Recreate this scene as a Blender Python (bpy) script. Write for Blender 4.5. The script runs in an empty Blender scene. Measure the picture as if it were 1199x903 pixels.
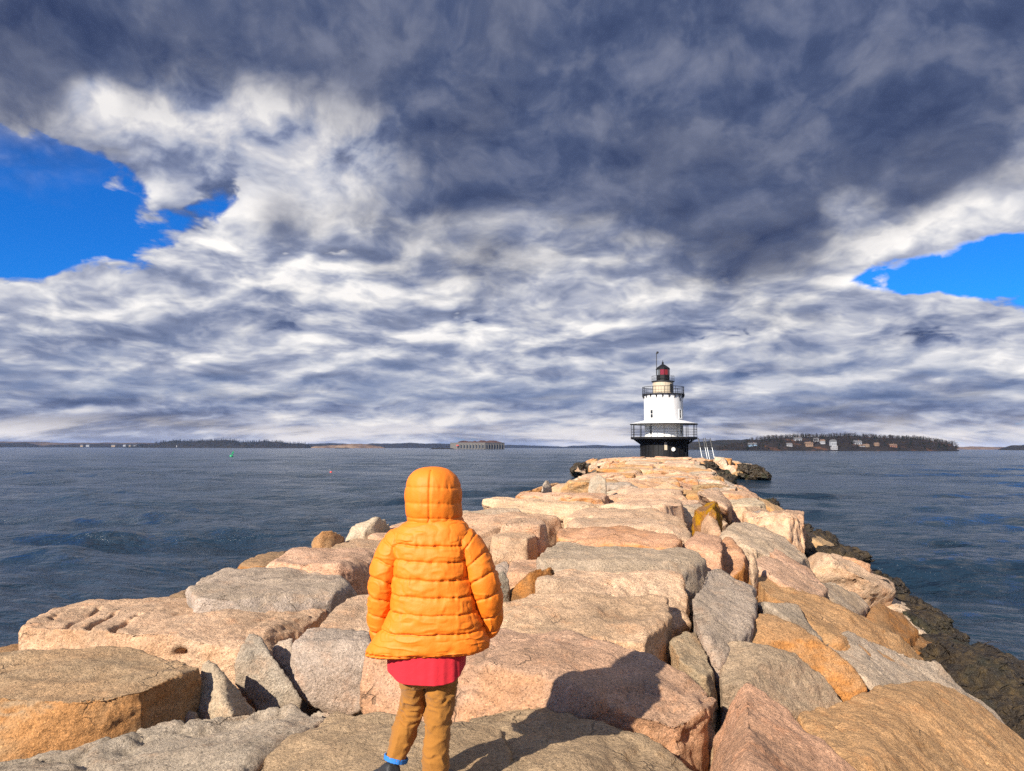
import bpy, bmesh, math, random
import numpy as np
from mathutils import Vector, Matrix, Euler

SC = bpy.context.scene
COL = SC.collection
R = math.radians
rng = random.Random(7)

# ------------------------------------------------------------------ camera
F, CX, CY = 856.0, 599.5, 451.5          # focal length and centre in photo pixels (1199 x 903)
HC = 1.4                                  # camera height above the walking surface (z = 0)
SEA = -2.6                                # water level
CAMROT = Euler((R(90 + 4.86), R(0), 0), 'XYZ').to_matrix() @ Euler((0, 0, R(0.13)), 'XYZ').to_matrix()
cam = bpy.data.cameras.new('camera'); camo = bpy.data.objects.new('camera', cam)
COL.objects.link(camo)
camo.matrix_world = Matrix.Translation((0, 0, HC)) @ CAMROT.to_4x4()
cam.sensor_width = 36; cam.lens = 36 * F / 1199.0
cam.clip_start = 0.05; cam.clip_end = 40000
SC.camera = camo

def ray(px, py):
    return CAMROT @ Vector(((px - CX) / F, -(py - CY) / F, -1.0))
def U(px, py, z):                         # the point of height z seen at a pixel of the photograph
    d = ray(px, py); t = (z - HC) / d.z
    return Vector((d.x * t, d.y * t, z))
def V(px, py, Y):                         # the point at depth Y seen at a pixel
    d = ray(px, py); t = Y / d.y
    return Vector((d.x * t, Y, HC + d.z * t))
AX = R(12.2); SA, CA = math.sin(AX), math.cos(AX)
def W(t, lat, z=0.0):                     # t metres along the breakwater, lat metres to its right
    return Vector((t * SA + lat * CA, t * CA - lat * SA, z))
def TL(p):
    return p.x * SA + p.y * CA, p.x * CA - p.y * SA

# ------------------------------------------------------------------ noise
def vnoise(P, seed=0):
    P = np.asarray(P, dtype=np.float64)
    i = np.floor(P).astype(np.int64); f = P - i
    u = f * f * f * (f * (f * 6 - 15) + 10)
    def h(x, y, z):
        n = x * 374761393 + y * 668265263 + z * 1440662683 + seed * 974634721
        n = (n ^ (n >> 13)) & 0x7fffffff
        n = (n * 1274126177) & 0x7fffffff
        n = n ^ (n >> 16)
        n = (n * 668265263) & 0x7fffffff
        return ((n >> 7) & 0xffff) / 32767.5 - 1.0
    x, y, z = i[:, 0], i[:, 1], i[:, 2]
    a = h(x, y, z) * (1 - u[:, 0]) + h(x + 1, y, z) * u[:, 0]
    b = h(x, y + 1, z) * (1 - u[:, 0]) + h(x + 1, y + 1, z) * u[:, 0]
    c = h(x, y, z + 1) * (1 - u[:, 0]) + h(x + 1, y, z + 1) * u[:, 0]
    d = h(x, y + 1, z + 1) * (1 - u[:, 0]) + h(x + 1, y + 1, z + 1) * u[:, 0]
    e = a * (1 - u[:, 1]) + b * u[:, 1]
    g = c * (1 - u[:, 1]) + d * u[:, 1]
    return e * (1 - u[:, 2]) + g * u[:, 2]
def fbm(P, o=3, seed=0):
    r = 0; a = 1.0; P = np.asarray(P, dtype=np.float64)
    for k in range(o):
        r = r + a * vnoise(P * (2.03 ** k) + k * 17.3, seed + k); a *= .5
    return r

# ------------------------------------------------------------------ objects
def tag(o, label=None, cat=None, group=None, kind=None):
    if label: o['label'] = label
    if cat: o['category'] = cat
    if group: o['group'] = group
    if kind: o['kind'] = kind
    return o
def empty(name, loc=(0, 0, 0), rz=0):
    o = bpy.data.objects.new(name, None); COL.objects.link(o)
    o.location = loc; o.rotation_euler = (0, 0, rz); o.empty_display_size = .2
    return o
def mesh_obj(name, me, mat, parent=None, smooth=True):
    o = bpy.data.objects.new(name, me); COL.objects.link(o)
    if mat is not None:
        me.materials.clear(); me.materials.append(mat)
    if smooth: me.polygons.foreach_set('use_smooth', [True] * len(me.polygons))
    if parent is not None: o.parent = parent
    return o
class MB:                                  # collects verts/faces, then links them as ONE mesh object
    def __init__(s): s.v = []; s.f = []
    def add(s, v, f):
        b = len(s.v); s.v += [tuple(p) for p in v]; s.f += [tuple(i + b for i in q) for q in f]
    def box(s, c, d, rz=0, M=None):
        hx, hy, hz = d[0] / 2, d[1] / 2, d[2] / 2
        v = [Vector((x * hx, y * hy, z * hz)) for z in (-1, 1) for y in (-1, 1) for x in (-1, 1)]
        m = Matrix.Rotation(rz, 3, 'Z') if M is None else M
        v = [m @ p + Vector(c) for p in v]
        s.add(v, [(0, 2, 3, 1), (4, 5, 7, 6), (0, 1, 5, 4), (2, 6, 7, 3), (0, 4, 6, 2), (1, 3, 7, 5)])
    def tube(s, pts, r, n=8, cap=True):
        pts = [Vector(p) for p in pts]; rs = r if isinstance(r, (list, tuple)) else [r] * len(pts)
        rings = []
        for i, p in enumerate(pts):
            d = (pts[min(i + 1, len(pts) - 1)] - pts[max(i - 1, 0)]).normalized()
            a = Vector((0, 0, 1)) if abs(d.z) < .9 else Vector((1, 0, 0))
            e1 = d.cross(a).normalized(); e2 = d.cross(e1)
            rings.append([p + (e1 * math.cos(k * 2 * math.pi / n) + e2 * math.sin(k * 2 * math.pi / n)) * rs[i] for k in range(n)])
        v = [q for g in rings for q in g]; f = []
        for i in range(len(pts) - 1):
            for k in range(n):
                k2 = (k + 1) % n
                f.append((i * n + k, (i + 1) * n + k, (i + 1) * n + k2, i * n + k2))
        if cap: f.append(tuple(range(n))); f.append(tuple(range((len(pts) - 1) * n + n - 1, (len(pts) - 1) * n - 1, -1)))
        s.add(v, f)
    def lathe(s, prof, n=48, c=(0, 0, 0), a0=0, cap=True):   # prof: (r, z) from bottom to top
        v = []; f = []
        for r, z in prof:
            for k in range(n):
                a = a0 + k * 2 * math.pi / n
                v.append((c[0] + r * math.cos(a), c[1] + r * math.sin(a), c[2] + z))
        for i in range(len(prof) - 1):
            for k in range(n):
                k2 = (k + 1) % n
                f.append((i * n + k, i * n + k2, (i + 1) * n + k2, (i + 1) * n + k))
        if cap:
            f.append(tuple(range(n - 1, -1, -1))); f.append(tuple(range((len(prof) - 1) * n, len(prof) * n)))
        s.add(v, f)
    def ring_tube(s, R_, z, r, n=48, m=6, c=(0, 0, 0)):
        v = []; f = []
        for k in range(n):
            a = k * 2 * math.pi / n
            for j in range(m):
                b = j * 2 * math.pi / m
                q = R_ + r * math.cos(b)
                v.append((c[0] + q * math.cos(a), c[1] + q * math.sin(a), c[2] + z + r * math.sin(b)))
        for k in range(n):
            for j in range(m):
                k2 = (k + 1) % n; j2 = (j + 1) % m
                f.append((k * m + j, k2 * m + j, k2 * m + j2, k * m + j2))
        s.add(v, f)
    def mesh(s, name):
        me = bpy.data.meshes.new(name); me.from_pydata(s.v, [], s.f); me.update()
        return me
    def build(s, name, mat, parent=None, smooth=False):
        o = mesh_obj(name, s.mesh(name), mat, parent, smooth)
        if not smooth: pass
        return o

# ------------------------------------------------------------------ node helper
class NT:
    def __init__(s, tree): s.t = tree; s.n = tree.nodes; s.l = tree.links
    def new(s, typ, **kw):
        n = s.n.new(typ)
        for k, v in kw.items(): setattr(n, k, v)
        return n
    def put(s, sock, val):
        if hasattr(val, 'is_linked') or isinstance(val, bpy.types.NodeSocket): s.l.new(val, sock)
        elif val is not None: sock.default_value = val
    def math(s, op, a, b=None, c=None, clamp=False):
        n = s.new('ShaderNodeMath', operation=op, use_clamp=clamp)
        s.put(n.inputs[0], a)
        if b is not None: s.put(n.inputs[1], b)
        if c is not None: s.put(n.inputs[2], c)
        return n.outputs[0]
    def vmath(s, op, a, b=None, sc=None):
        n = s.new('ShaderNodeVectorMath', operation=op)
        s.put(n.inputs[0], a)
        if b is not None: s.put(n.inputs[1], b)
        if sc is not None: s.put(n.inputs['Scale'], sc)
        return n.outputs['Value'] if op in ('DOT_PRODUCT', 'LENGTH', 'DISTANCE') else n.outputs['Vector']
    def noise(s, vec, scale, detail=4, rough=.5, dist=0, out='Fac', lac=2.0):
        n = s.new('ShaderNodeTexNoise'); s.put(n.inputs['Vector'], vec)
        s.put(n.inputs['Scale'], scale); n.inputs['Detail'].default_value = detail
        n.inputs['Roughness'].default_value = rough; n.inputs['Distortion'].default_value = dist
        n.inputs['Lacunarity'].default_value = lac
        return n.outputs[out]
    def ramp(s, fac, stops, interp='LINEAR'):
        n = s.new('ShaderNodeValToRGB'); e = n.color_ramp.elements; n.color_ramp.interpolation = interp
        while len(e) < len(stops): e.new(1.0)
        for el, (p, c) in zip(e, stops):
            el.position = p; el.color = (c[0], c[1], c[2], 1) if not isinstance(c, (int, float)) else (c, c, c, 1)
        s.put(n.inputs[0], fac); return n.outputs['Color']
    def mix(s, fac, a, b, blend='MIX'):
        n = s.new('ShaderNodeMix', data_type='RGBA', blend_type=blend); n.clamp_factor = True
        s.put(n.inputs[0], fac)
        for sock, val in ((n.inputs[6], a), (n.inputs[7], b)):
            if isinstance(val, (tuple, list)): sock.default_value = (val[0], val[1], val[2], 1)
            else: s.put(sock, val)
        return n.outputs[2]
    def step(s, x, a, b):                    # smoothstep
        n = s.new('ShaderNodeMapRange', interpolation_type='SMOOTHSTEP'); s.put(n.inputs[0], x)
        n.inputs[1].default_value = a; n.inputs[2].default_value = b
        return n.outputs[0]

def material(name):
    m = bpy.data.materials.new(name); m.use_nodes = True
    nt = NT(m.node_tree); b = m.node_tree.nodes['Principled BSDF']
    return m, nt, b
def simple(name, col, rough=.7, metal=0, var=.12, scale=6, bump=0, bscale=40, spec=.4):
    m, nt, b = material(name)
    g = nt.new('ShaderNodeNewGeometry').outputs['Position']
    n = nt.noise(g, scale, 5, .6)
    c = nt.mix(n, tuple(x * (1 - var * 1.6) for x in col), tuple(min(1, x * (1 + var * 1.6)) for x in col))
    nt.l.new(c, b.inputs['Base Color']); b.inputs['Roughness'].default_value = rough
    b.inputs['Metallic'].default_value = metal; b.inputs['Specular IOR Level'].default_value = spec
    if bump:
        bp = nt.new('ShaderNodeBump'); bp.inputs['Strength'].default_value = bump; bp.inputs['Distance'].default_value = .01
        nt.l.new(nt.noise(g, bscale, 4), bp.inputs['Height']); nt.l.new(bp.outputs[0], b.inputs['Normal'])
    return m
# ------------------------------------------------------------------ sun, sky, exposure
SUN_EL = R(30.5); SHADOW_AZ = R(37.0)      # shadows fall 37 degrees right of straight ahead
sdir = Vector((-math.sin(SHADOW_AZ) * math.cos(SUN_EL), -math.cos(SHADOW_AZ) * math.cos(SUN_EL), math.sin(SUN_EL)))
sl = bpy.data.lights.new('sun', 'SUN'); sl.energy = 5.0; sl.angle = R(.55); sl.color = (1, .905, .765)
so = bpy.data.objects.new('sun', sl); COL.objects.link(so)
so.rotation_euler = sdir.to_track_quat('Z', 'Y').to_euler(); so.location = (-20, -25, 30)

world = bpy.data.worlds.new('World'); SC.world = world; world.use_nodes = True
w = NT(world.node_tree); w.n.clear()
D = w.vmath('NORMALIZE', w.new('ShaderNodeTexCoord').outputs['Generated'])
sky = w.new('ShaderNodeTexSky', sky_type='NISHITA'); sky.sun_disc = False
sky.sun_elevation = SUN_EL; sky.sun_rotation = math.atan2(sdir.x, sdir.y)
sky.air_density = 1.0; sky.dust_density = .3; sky.ozone_density = 3.0; sky.altitude = 200
SKY_STR = .07
sep = w.new('ShaderNodeSeparateXYZ'); w.l.new(D, sep.inputs[0])
zz = w.math('MAXIMUM', sep.outputs[2], 0.0)
# cloud deck: directions projected on a plane overhead, softened towards the horizon
den = w.math('ADD', zz, .28)
P = w.new('ShaderNodeCombineXYZ')
w.l.new(w.math('DIVIDE', sep.outputs[0], den), P.inputs[0]); w.l.new(w.math('DIVIDE', sep.outputs[1], den), P.inputs[1])
P.inputs[2].default_value = 3.7
P = P.outputs[0]
P = w.vmath('MULTIPLY', P, (.85, 1.0, 1.0))
wn = w.noise(P, 1.3, 3, .5, out='Color')
Pw = w.vmath('ADD', P, w.vmath('SCALE', w.vmath('SUBTRACT', wn, (.5, .5, .5)), sc=.22))
SCL = 3.6
# puffs: rounder cells, smaller and flatter towards the horizon
den2 = w.math('ADD', zz, .19)
hl = w.math('SQRT', w.math('ADD', w.math('MULTIPLY', sep.outputs[0], sep.outputs[0]), w.math('MULTIPLY', sep.outputs[1], sep.outputs[1])))
hl = w.math('MAXIMUM', hl, .02)
C = w.new('ShaderNodeCombineXYZ')
w.l.new(w.math('DIVIDE', sep.outputs[0], hl), C.inputs[0]); w.l.new(w.math('DIVIDE', sep.outputs[1], hl), C.inputs[1])
w.l.new(w.math('MULTIPLY', w.math('LOGARITHM', den2, math.e), .86), C.inputs[2]); C = C.outputs[0]
C = w.vmath('ADD', C, w.vmath('SCALE', w.vmath('SUBTRACT', w.noise(C, 5.0, 3, .55, out='Color'), (.5, .5, .5)), sc=.11))
def vor(vec, scale, det):
    n = w.new('ShaderNodeTexVoronoi', feature='F1'); w.l.new(vec, n.inputs['Vector'])
    n.inputs['Scale'].default_value = scale; n.inputs['Detail'].default_value = det; n.inputs['Roughness'].default_value = .6
    n.normalize = True
    return n.outputs['Distance']
def cl(vec):
    return w.math('MULTIPLY_ADD', vor(vec, 12.5, 3), -.48, w.math('MULTIPLY_ADD', w.noise(vec, 5.6, 7, .57), .85, .275))
toSun = (-.014, 0.0, .034)
n1 = cl(C)
ns = cl(w.vmath('ADD', C, toSun))                  # the same field a step up and towards the sun: lit tops, shaded bases
n1s = w.noise(C, 3.4, 3, .5); nss = w.noise(w.vmath('ADD', C, (-.04, 0, .085)), 3.4, 3, .5)
nb = w.noise(P, .8, 2, .5)
# broad cloud masses and openings of this sky (direction, angular radius, cover, brightness)
SKYB = [
 # px, py, radius px, cover, shade, dark overcast
 (15, 185, 48, -.22, 0, 0), (62, 222, 50, -.22, 0, 0), (25, 255, 60, -.24, 0, -.1), (95, 262, 50, -.22, 0, 0), (145, 288, 40, -.20, 0, 0), (55, 292, 45, -.2, 0, 0), (150, 235, 36, -.18, 0, 0), (195, 272, 36, -.17, 0, 0), (-60, 230, 90, -.24, 0, 0), (262, 240, 26, -.32, 0, 0), (378, 232, 19, -.42, 0, -.2),
 (36, 206, 16, .30, .02, 0), (98, 238, 14, .34, .02, 0), (165, 250, 14, .26, .02, 0), (60, 272, 8, .25, 0, 0), (130, 215, 12, .22, 0, 0),
 (1196, 295, 30, -.38, 0, -.4), (1160, 303, 28, -.38, 0, -.3), (1120, 312, 28, -.38, 0, -.3), (1080, 320, 26, -.36, 0, -.3), (1040, 328, 24, -.34, 0, -.2), (1000, 334, 20, -.30, 0, -.1), (960, 336, 15, -.2, 0, 0), (1250, 290, 40, -.3, 0, -.4),
 (1010, 222, 28, -.34, 0, -.5), (965, 226, 24, -.30, 0, -.45), (905, 244, 16, -.2, 0, -.2), (1150, 335, 12, -.15, 0, 0), (600, 428, 12, -.12, 0, 0), (60, 425, 14, -.14, 0, 0), (110, 115, 14, -.2, 0, -.8),
 (640, 70, 175, .14, 0, .55), (860, 60, 165, .16, 0, .85), (1080, 80, 165, .16, 0, .85), (400, 20, 170, .10, 0, .65), (980, 135, 115, .08, 0, .4), (1180, 30, 160, .1, 0, .6),
 (40, 110, 80, .16, 0, .8), (130, 60, 60, .1, 0, .25), (770, 165, 62, .08, 0, .40), (560, 180, 55, .08, 0, .2), (330, 250, 40, .06, 0, .45), (250, 50, 110, .1, 0, .4), (700, -60, 300, .1, 0, .8), (900, 190, 50, 0, 0, .3),
 (110, 150, 60, .10, -.02, -.3), (240, 140, 75, .12, -.02, -.35), (360, 150, 80, .1, .12, -.4), (480, 140, 60, .08, .06, -.2), (1190, 130, 40, .1, .1, -.5),
 (430, 265, 80, .10, .08, 0), (560, 290, 100, .08, .10, 0), (330, 300, 70, .06, .06, 0), (100, 345, 100, .16, .08, 0), (250, 350, 90, .1, .08, 0),
 (1140, 250, 45, .20, .14, -.4), (1000, 270, 50, .10, .16, -.3), (1060, 275, 36, .14, .10, -.2), (850, 290, 80, .04, .10, 0), (1120, 365, 80, .16, .18, 0), (900, 345, 90, .10, .12, 0), (720, 330, 90, .05, .06, 0),
 (60, 400, 120, .1, -.16, 0), (150, 370, 100, .05, -.08, 0), (80, 470, 120, 0, -.14, 0), (300, 405, 110, .08, -.10, 0), (720, 385, 130, .06, -.08, 0), (1060, 430, 120, .08, -.16, 0), (880, 450, 110, .1, -.14, 0), (600, 460, 150, .06, -.10, 0), (250, 450, 150, .05, -.06, 0), (1000, 480, 120, .05, -.1, 0), (450, 120, 50, 0, .05, 0),
]
cov = w.math('MULTIPLY_ADD', w.math('SUBTRACT', nb, .5), .25, w.math('MULTIPLY_ADD', w.math('SUBTRACT', n1, .5), 1.5, .56))
shb = None; drk = None
for (px, py, rad, wc, ws, wd) in SKYB:
    d = ray(px, py).normalized()
    k = 1.0 / (2 * (1 - math.cos(rad / F))) * (1.7 if wc >= 0 else 1.2)
    g = w.math('EXPONENT', w.math('MULTIPLY', w.math('SUBTRACT', w.vmath('DOT_PRODUCT', D, tuple(d)), 1.0), k))
    if wc: cov = w.math('MULTIPLY_ADD', g, wc, cov)
    if ws: shb = w.math('MULTIPLY', g, ws) if shb is None else w.math('MULTIPLY_ADD', g, ws, shb)
    if wd: drk = w.math('MULTIPLY', g, wd) if drk is None else w.math('MULTIPLY_ADD', g, wd, drk)
gs_ = w.math('EXPONENT', w.math('MULTIPLY', w.math('SUBTRACT', w.vmath('DOT_PRODUCT', D, tuple(sdir)), 1.0), 3.2))
cov = w.math('MULTIPLY_ADD', gs_, -.42, cov)
alpha = w.step(cov, .37, .51)
relief = w.math('MULTIPLY', w.math('SUBTRACT', n1, ns), 2.5)
relief2 = w.math('MULTIPLY', w.math('SUBTRACT', n1s, nss), 1.9)
thick = w.math('MULTIPLY', w.math('SUBTRACT', n1, .5), .5)
shade = w.math('ADD', w.math('ADD', relief, relief2), w.math('ADD', thick, w.math('ADD', shb, .60)))
ccol = w.ramp(shade, [(.0, (.038, .056, .122)), (.25, (.078, .104, .195)), (.45, (.175, .205, .31)), (.60, (.31, .335, .42)), (.78, (.46, .46, .50)), (1.0, (.66, .64, .63))])
# nearer rows of small crisp cumulus in the lower sky
C2 = w.vmath('MULTIPLY_ADD', C, (1.0, 1.0, 1.15), None) if False else w.vmath('ADD', w.vmath('MULTIPLY', C, (1.05, 1.05, 1.25)), (4.3, 1.7, 2.9))
def cl2(vec): return w.math('MULTIPLY_ADD', vor(vec, 10.5, 3), -.52, w.math('MULTIPLY_ADD', w.noise(vec, 6.2, 5, .52), .95, .25))
n2 = cl2(C2); n2s = cl2(w.vmath('ADD', C2, (-.018, 0, .042)))
win = w.math('MULTIPLY', w.step(zz, .03, .09), w.math('SUBTRACT', 1.0, w.step(zz, .26, .40)))
a2 = w.math('MULTIPLY', w.step(w.math('MULTIPLY_ADD', cov, .25, n2), .575, .635), win)
a2 = w.math('MULTIPLY', a2, alpha)
c2 = w.ramp(w.math('ADD', w.math('MULTIPLY', w.math('SUBTRACT', n2, n2s), 2.6), w.math('MULTIPLY_ADD', shb, .5, .60)), [(.0, (.09, .115, .20)), (.3, (.17, .20, .30)), (.52, (.33, .35, .43)), (.72, (.54, .54, .565)), (.95, (.80, .77, .74))])
ccol = w.mix(w.math('MULTIPLY', a2, .9), ccol, c2)
# dark overcast lying over the cumulus, soft-edged and mottled
mott = w.noise(C, 4.4, 6, .56)
drk = w.math('ADD', drk, w.math('MULTIPLY', w.math('SUBTRACT', mott, .5), 1.5))
dal = w.step(drk, .22, .95)
dcol = w.ramp(w.math('ADD', w.math('MULTIPLY', w.math('SUBTRACT', mott, .5), -.9), w.math('ADD', .5, w.math('MULTIPLY', relief, .45))), [(.12, (.018, .030, .080)), (.5, (.048, .068, .138)), (.85, (.135, .155, .235))])
ccol = w.mix(w.math('MULTIPLY', dal, .93), ccol, dcol)
alpha = w.math('MAXIMUM', alpha, w.math('MULTIPLY', dal, .9))
# blue-grey bands low in the sky, cream band right above the horizon
band = w.math('MULTIPLY', w.step(zz, .035, .07), w.math('SUBTRACT', 1.0, w.step(zz, .08, .17)))
streak = w.step(w.noise(w.vmath('MULTIPLY', P, (1.2, 2.6, 0)), 1.6, 5, .6), .42, .62)
ccol = w.mix(w.math('MULTIPLY', band, w.math('MULTIPLY_ADD', streak, -.45, .40)), ccol, (.11, .165, .30))
low = w.math('SUBTRACT', 1.0, w.step(zz, .004, .055))
ccol = w.mix(w.math('MULTIPLY', low, w.math('MULTIPLY_ADD', streak, .7, .22)), ccol, (.76, .70, .65))
alpha = w.math('MAXIMUM', alpha, w.math('MULTIPLY', low, .8))
bgs = w.new('ShaderNodeBackground'); bgs.inputs[1].default_value = SKY_STR
w.l.new(w.mix(1.0, sky.outputs[0], (.07, .50, 1.15), 'MULTIPLY'), bgs.inputs[0])
bgc = w.new('ShaderNodeBackground'); bgc.inputs[1].default_value = .68; w.l.new(ccol, bgc.inputs[0])
mx = w.new('ShaderNodeMixShader'); w.l.new(alpha, mx.inputs[0]); w.l.new(bgs.outputs[0], mx.inputs[1]); w.l.new(bgc.outputs[0], mx.inputs[2])
wo = w.new('ShaderNodeOutputWorld'); w.l.new(mx.outputs[0], wo.inputs[0])
world.cycles.sampling_method = 'MANUAL'; world.cycles.sample_map_resolution = 512

SC.view_settings.view_transform = 'Standard'; SC.view_settings.look = 'None'
SC.view_settings.exposure = 1.0; SC.view_settings.gamma = 1; SC.view_settings.use_curve_mapping = False
SC.render.engine = 'CYCLES'; SC.cycles.max_bounces = 6; SC.cycles.diffuse_bounces = 3; SC.cycles.glossy_bounces = 3
SC.cycles.use_denoising = False; SC.cycles.sample_clamp_indirect = 1.0; SC.cycles.sample_clamp_direct = 1.2; SC.cycles.caustics_reflective = False; SC.cycles.caustics_refractive = False
# ------------------------------------------------------------------ granite
def granite_material():
    m, nt, b = material('granite')
    geo = nt.new('ShaderNodeNewGeometry'); info = nt.new('ShaderNodeObjectInfo')
    pos = nt.vmath('ADD', geo.outputs['Position'], nt.vmath('SCALE', info.outputs['Color'], sc=13.0))
    tint = info.outputs['Color']
    def attr(nm):
        a = nt.new('ShaderNodeAttribute'); a.attribute_type = 'OBJECT'; a.attribute_name = nm; return a.outputs['Fac']
    rust, lich, weath = attr('rust'), attr('lichen'), attr('weathering')
    big = nt.noise(pos, 1.1, 4, .6); mid = nt.noise(pos, 5.5, 5, .65)
    c = nt.mix(nt.step(big, .33, .67), nt.mix(1, tint, (.78, .76, .74), 'MULTIPLY'), nt.mix(1, tint, (1.12, 1.08, 1.06), 'MULTIPLY'))
    c = nt.mix(nt.math('MULTIPLY', nt.step(mid, .5, .72), .45), c, nt.mix(1, tint, (1.16, .86, .70), 'MULTIPLY'))
    c = nt.mix(nt.math('MULTIPLY', nt.step(nt.noise(pos, 2.3, 6, .7), .50, .66), .50), c, nt.mix(1, tint, (.58, .58, .58), 'MULTIPLY'))
    # old weathered skin on the upper faces: greyer and browner, in patches
    sepn = nt.new('ShaderNodeSeparateXYZ'); nt.l.new(geo.outputs['Normal'], sepn.inputs[0])
    up = nt.step(nt.math('ADD', sepn.outputs[2], nt.math('MULTIPLY', nt.math('SUBTRACT', mid, .5), .9)), .45, .85)
    c = nt.mix(nt.math('MULTIPLY', up, weath), c, (.335, .255, .175))
    # rust bleeding on broken faces
    rmask = nt.math('MULTIPLY', nt.step(nt.noise(pos, 1.9, 6, .62), .36, .60), rust)
    rmask = nt.math('MULTIPLY', rmask, nt.math('SUBTRACT', 1.0, nt.math('MULTIPLY', up, .75)))
    c = nt.mix(rmask, c, (.44, .205, .085))
    lm = nt.math('MULTIPLY', nt.step(nt.noise(pos, 4.5, 5, .6), .46, .60), lich)
    c = nt.mix(lm, c, (.36, .18, .006))
    # mineral grain: feldspar, quartz, dark mica
    grain = nt.new('ShaderNodeTexVoronoi'); nt.l.new(pos, grain.inputs['Vector']); grain.inputs['Scale'].default_value = 120
    gs = nt.new('ShaderNodeSeparateColor'); nt.l.new(grain.outputs['Color'], gs.inputs[0])
    c = nt.mix(1, c, nt.ramp(gs.outputs[0], [(0, .60), (.12, .74), (.20, .96), (.75, 1.06), (1, 1.30)]), 'MULTIPLY')
    sp = nt.noise(pos, 48, 5, .75)
    c = nt.mix(1, c, nt.ramp(sp, [(.27, .58), (.40, .92), (.58, 1.06), (.74, 1.25)]), 'MULTIPLY')
    nt.l.new(c, b.inputs['Base Color']); b.inputs['Roughness'].default_value = .88; b.inputs['Specular IOR Level'].default_value = .25
    # hairline fractures and mineral streaks, only in places
    wv = nt.vmath('ADD', pos, nt.vmath('SCALE', nt.noise(pos, 3.0, 4, .6, out='Color'), sc=.45))
    cv = nt.new('ShaderNodeTexVoronoi', feature='DISTANCE_TO_EDGE'); nt.l.new(nt.vmath('MULTIPLY', wv, (1, 1, 1.6)), cv.inputs['Vector']); cv.inputs['Scale'].default_value = 1.5
    crk = nt.math('MULTIPLY', nt.math('SUBTRACT', 1.0, nt.step(cv.outputs['Distance'], .003, .016)), nt.step(nt.noise(pos, 1.7, 3, .5), .56, .64))
    c = nt.mix(nt.math('MULTIPLY', crk, .5), c, (.10, .075, .055))
    stk = nt.noise(nt.vmath('MULTIPLY', wv, (1.2, 1.2, 7.0)), 3.2, 5, .6)
    c = nt.mix(1, c, nt.ramp(stk, [(.32, .80), (.5, 1.0), (.66, 1.14)]), 'MULTIPLY')
    hs = nt.new('ShaderNodeHueSaturation'); hs.inputs['Saturation'].default_value = 1.14; nt.l.new(c, hs.inputs['Color']); nt.l.new(hs.outputs[0], b.inputs['Base Color'])
    hgt = nt.math('ADD', nt.math('MULTIPLY', nt.noise(pos, 14, 9, .74), .046), nt.math('MULTIPLY', gs.outputs[1], .003))
    hgt = nt.math('MULTIPLY_ADD', crk, -.02, nt.math('MULTIPLY_ADD', stk, .020, hgt))
    bp = nt.new('ShaderNodeBump'); bp.inputs['Strength'].default_value = .9; bp.inputs['Distance'].default_value = 1.0
    nt.l.new(hgt, bp.inputs['Height']); nt.l.new(bp.outputs[0], b.inputs['Normal'])
    return m
GRANITE = granite_material()
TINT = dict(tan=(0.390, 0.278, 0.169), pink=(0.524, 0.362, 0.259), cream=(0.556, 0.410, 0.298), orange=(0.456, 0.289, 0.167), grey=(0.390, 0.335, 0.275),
            brown=(0.208, 0.127, 0.070), pale=(0.475, 0.396, 0.307), dark=(0.120, 0.096, 0.074), salmon=(0.518, 0.333, 0.228), olive=(0.344, 0.277, 0.204))

def hull_bm(pts, cuts, seed, cdepth, chips=7, chipd=.035):
    r = random.Random(seed)
    bm = bmesh.new()
    for p in pts: bm.verts.new(p)
    ret = bmesh.ops.convex_hull(bm, input=bm.verts[:])
    junk = [v for v in bm.verts if not v.link_faces]
    bmesh.ops.delete(bm, geom=junk, context='VERTS')
    for _ in range(cuts):
        bm.verts.ensure_lookup_table()
        if len(bm.verts) < 4: break
        cen = sum((v.co for v in bm.verts), Vector()) / len(bm.verts)
        v = r.choice(bm.verts[:])
        n = (v.co - cen); n.z *= 1.5
        n = (n.normalized() + Vector((r.uniform(-.5, .5), r.uniform(-.5, .5), r.uniform(-.5, .5)))).normalized()
        g = bm.verts[:] + bm.edges[:] + bm.faces[:]
        res = bmesh.ops.bisect_plane(bm, geom=g, plane_co=v.co - n * r.uniform(.3, 1.0) * cdepth, plane_no=n, clear_outer=True)
        ed = [e for e in res['geom_cut'] if isinstance(e, bmesh.types.BMEdge)]
        if ed: bmesh.ops.edgeloop_fill(bm, edges=ed)
    bmesh.ops.recalc_face_normals(bm, faces=bm.faces[:])
    for _ in range(chips):                      # knocked-off edges
        bm.normal_update(); bm.edges.ensure_lookup_table()
        es = [e for e in bm.edges if len(e.link_faces) == 2 and e.calc_face_angle(0) > .5]
        if not es: break
        e = r.choices(es, [x.calc_length() for x in es])[0]
        m = e.verts[0].co.lerp(e.verts[1].co, r.random())
        n = (e.link_faces[0].normal + e.link_faces[1].normal).normalized()
        n = (n + Vector((r.uniform(-.35, .35), r.uniform(-.35, .35), r.uniform(-.25, .25)))).normalized()
        res = bmesh.ops.bisect_plane(bm, geom=bm.verts[:] + bm.edges[:] + bm.faces[:], plane_co=m - n * r.uniform(.25, 1) * chipd, plane_no=n, clear_outer=True)
        ed = [x for x in res['geom_cut'] if isinstance(x, bmesh.types.BMEdge)]
        if ed: bmesh.ops.edgeloop_fill(bm, edges=ed)
        bmesh.ops.recalc_face_normals(bm, faces=bm.faces[:])
    return bm

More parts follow.
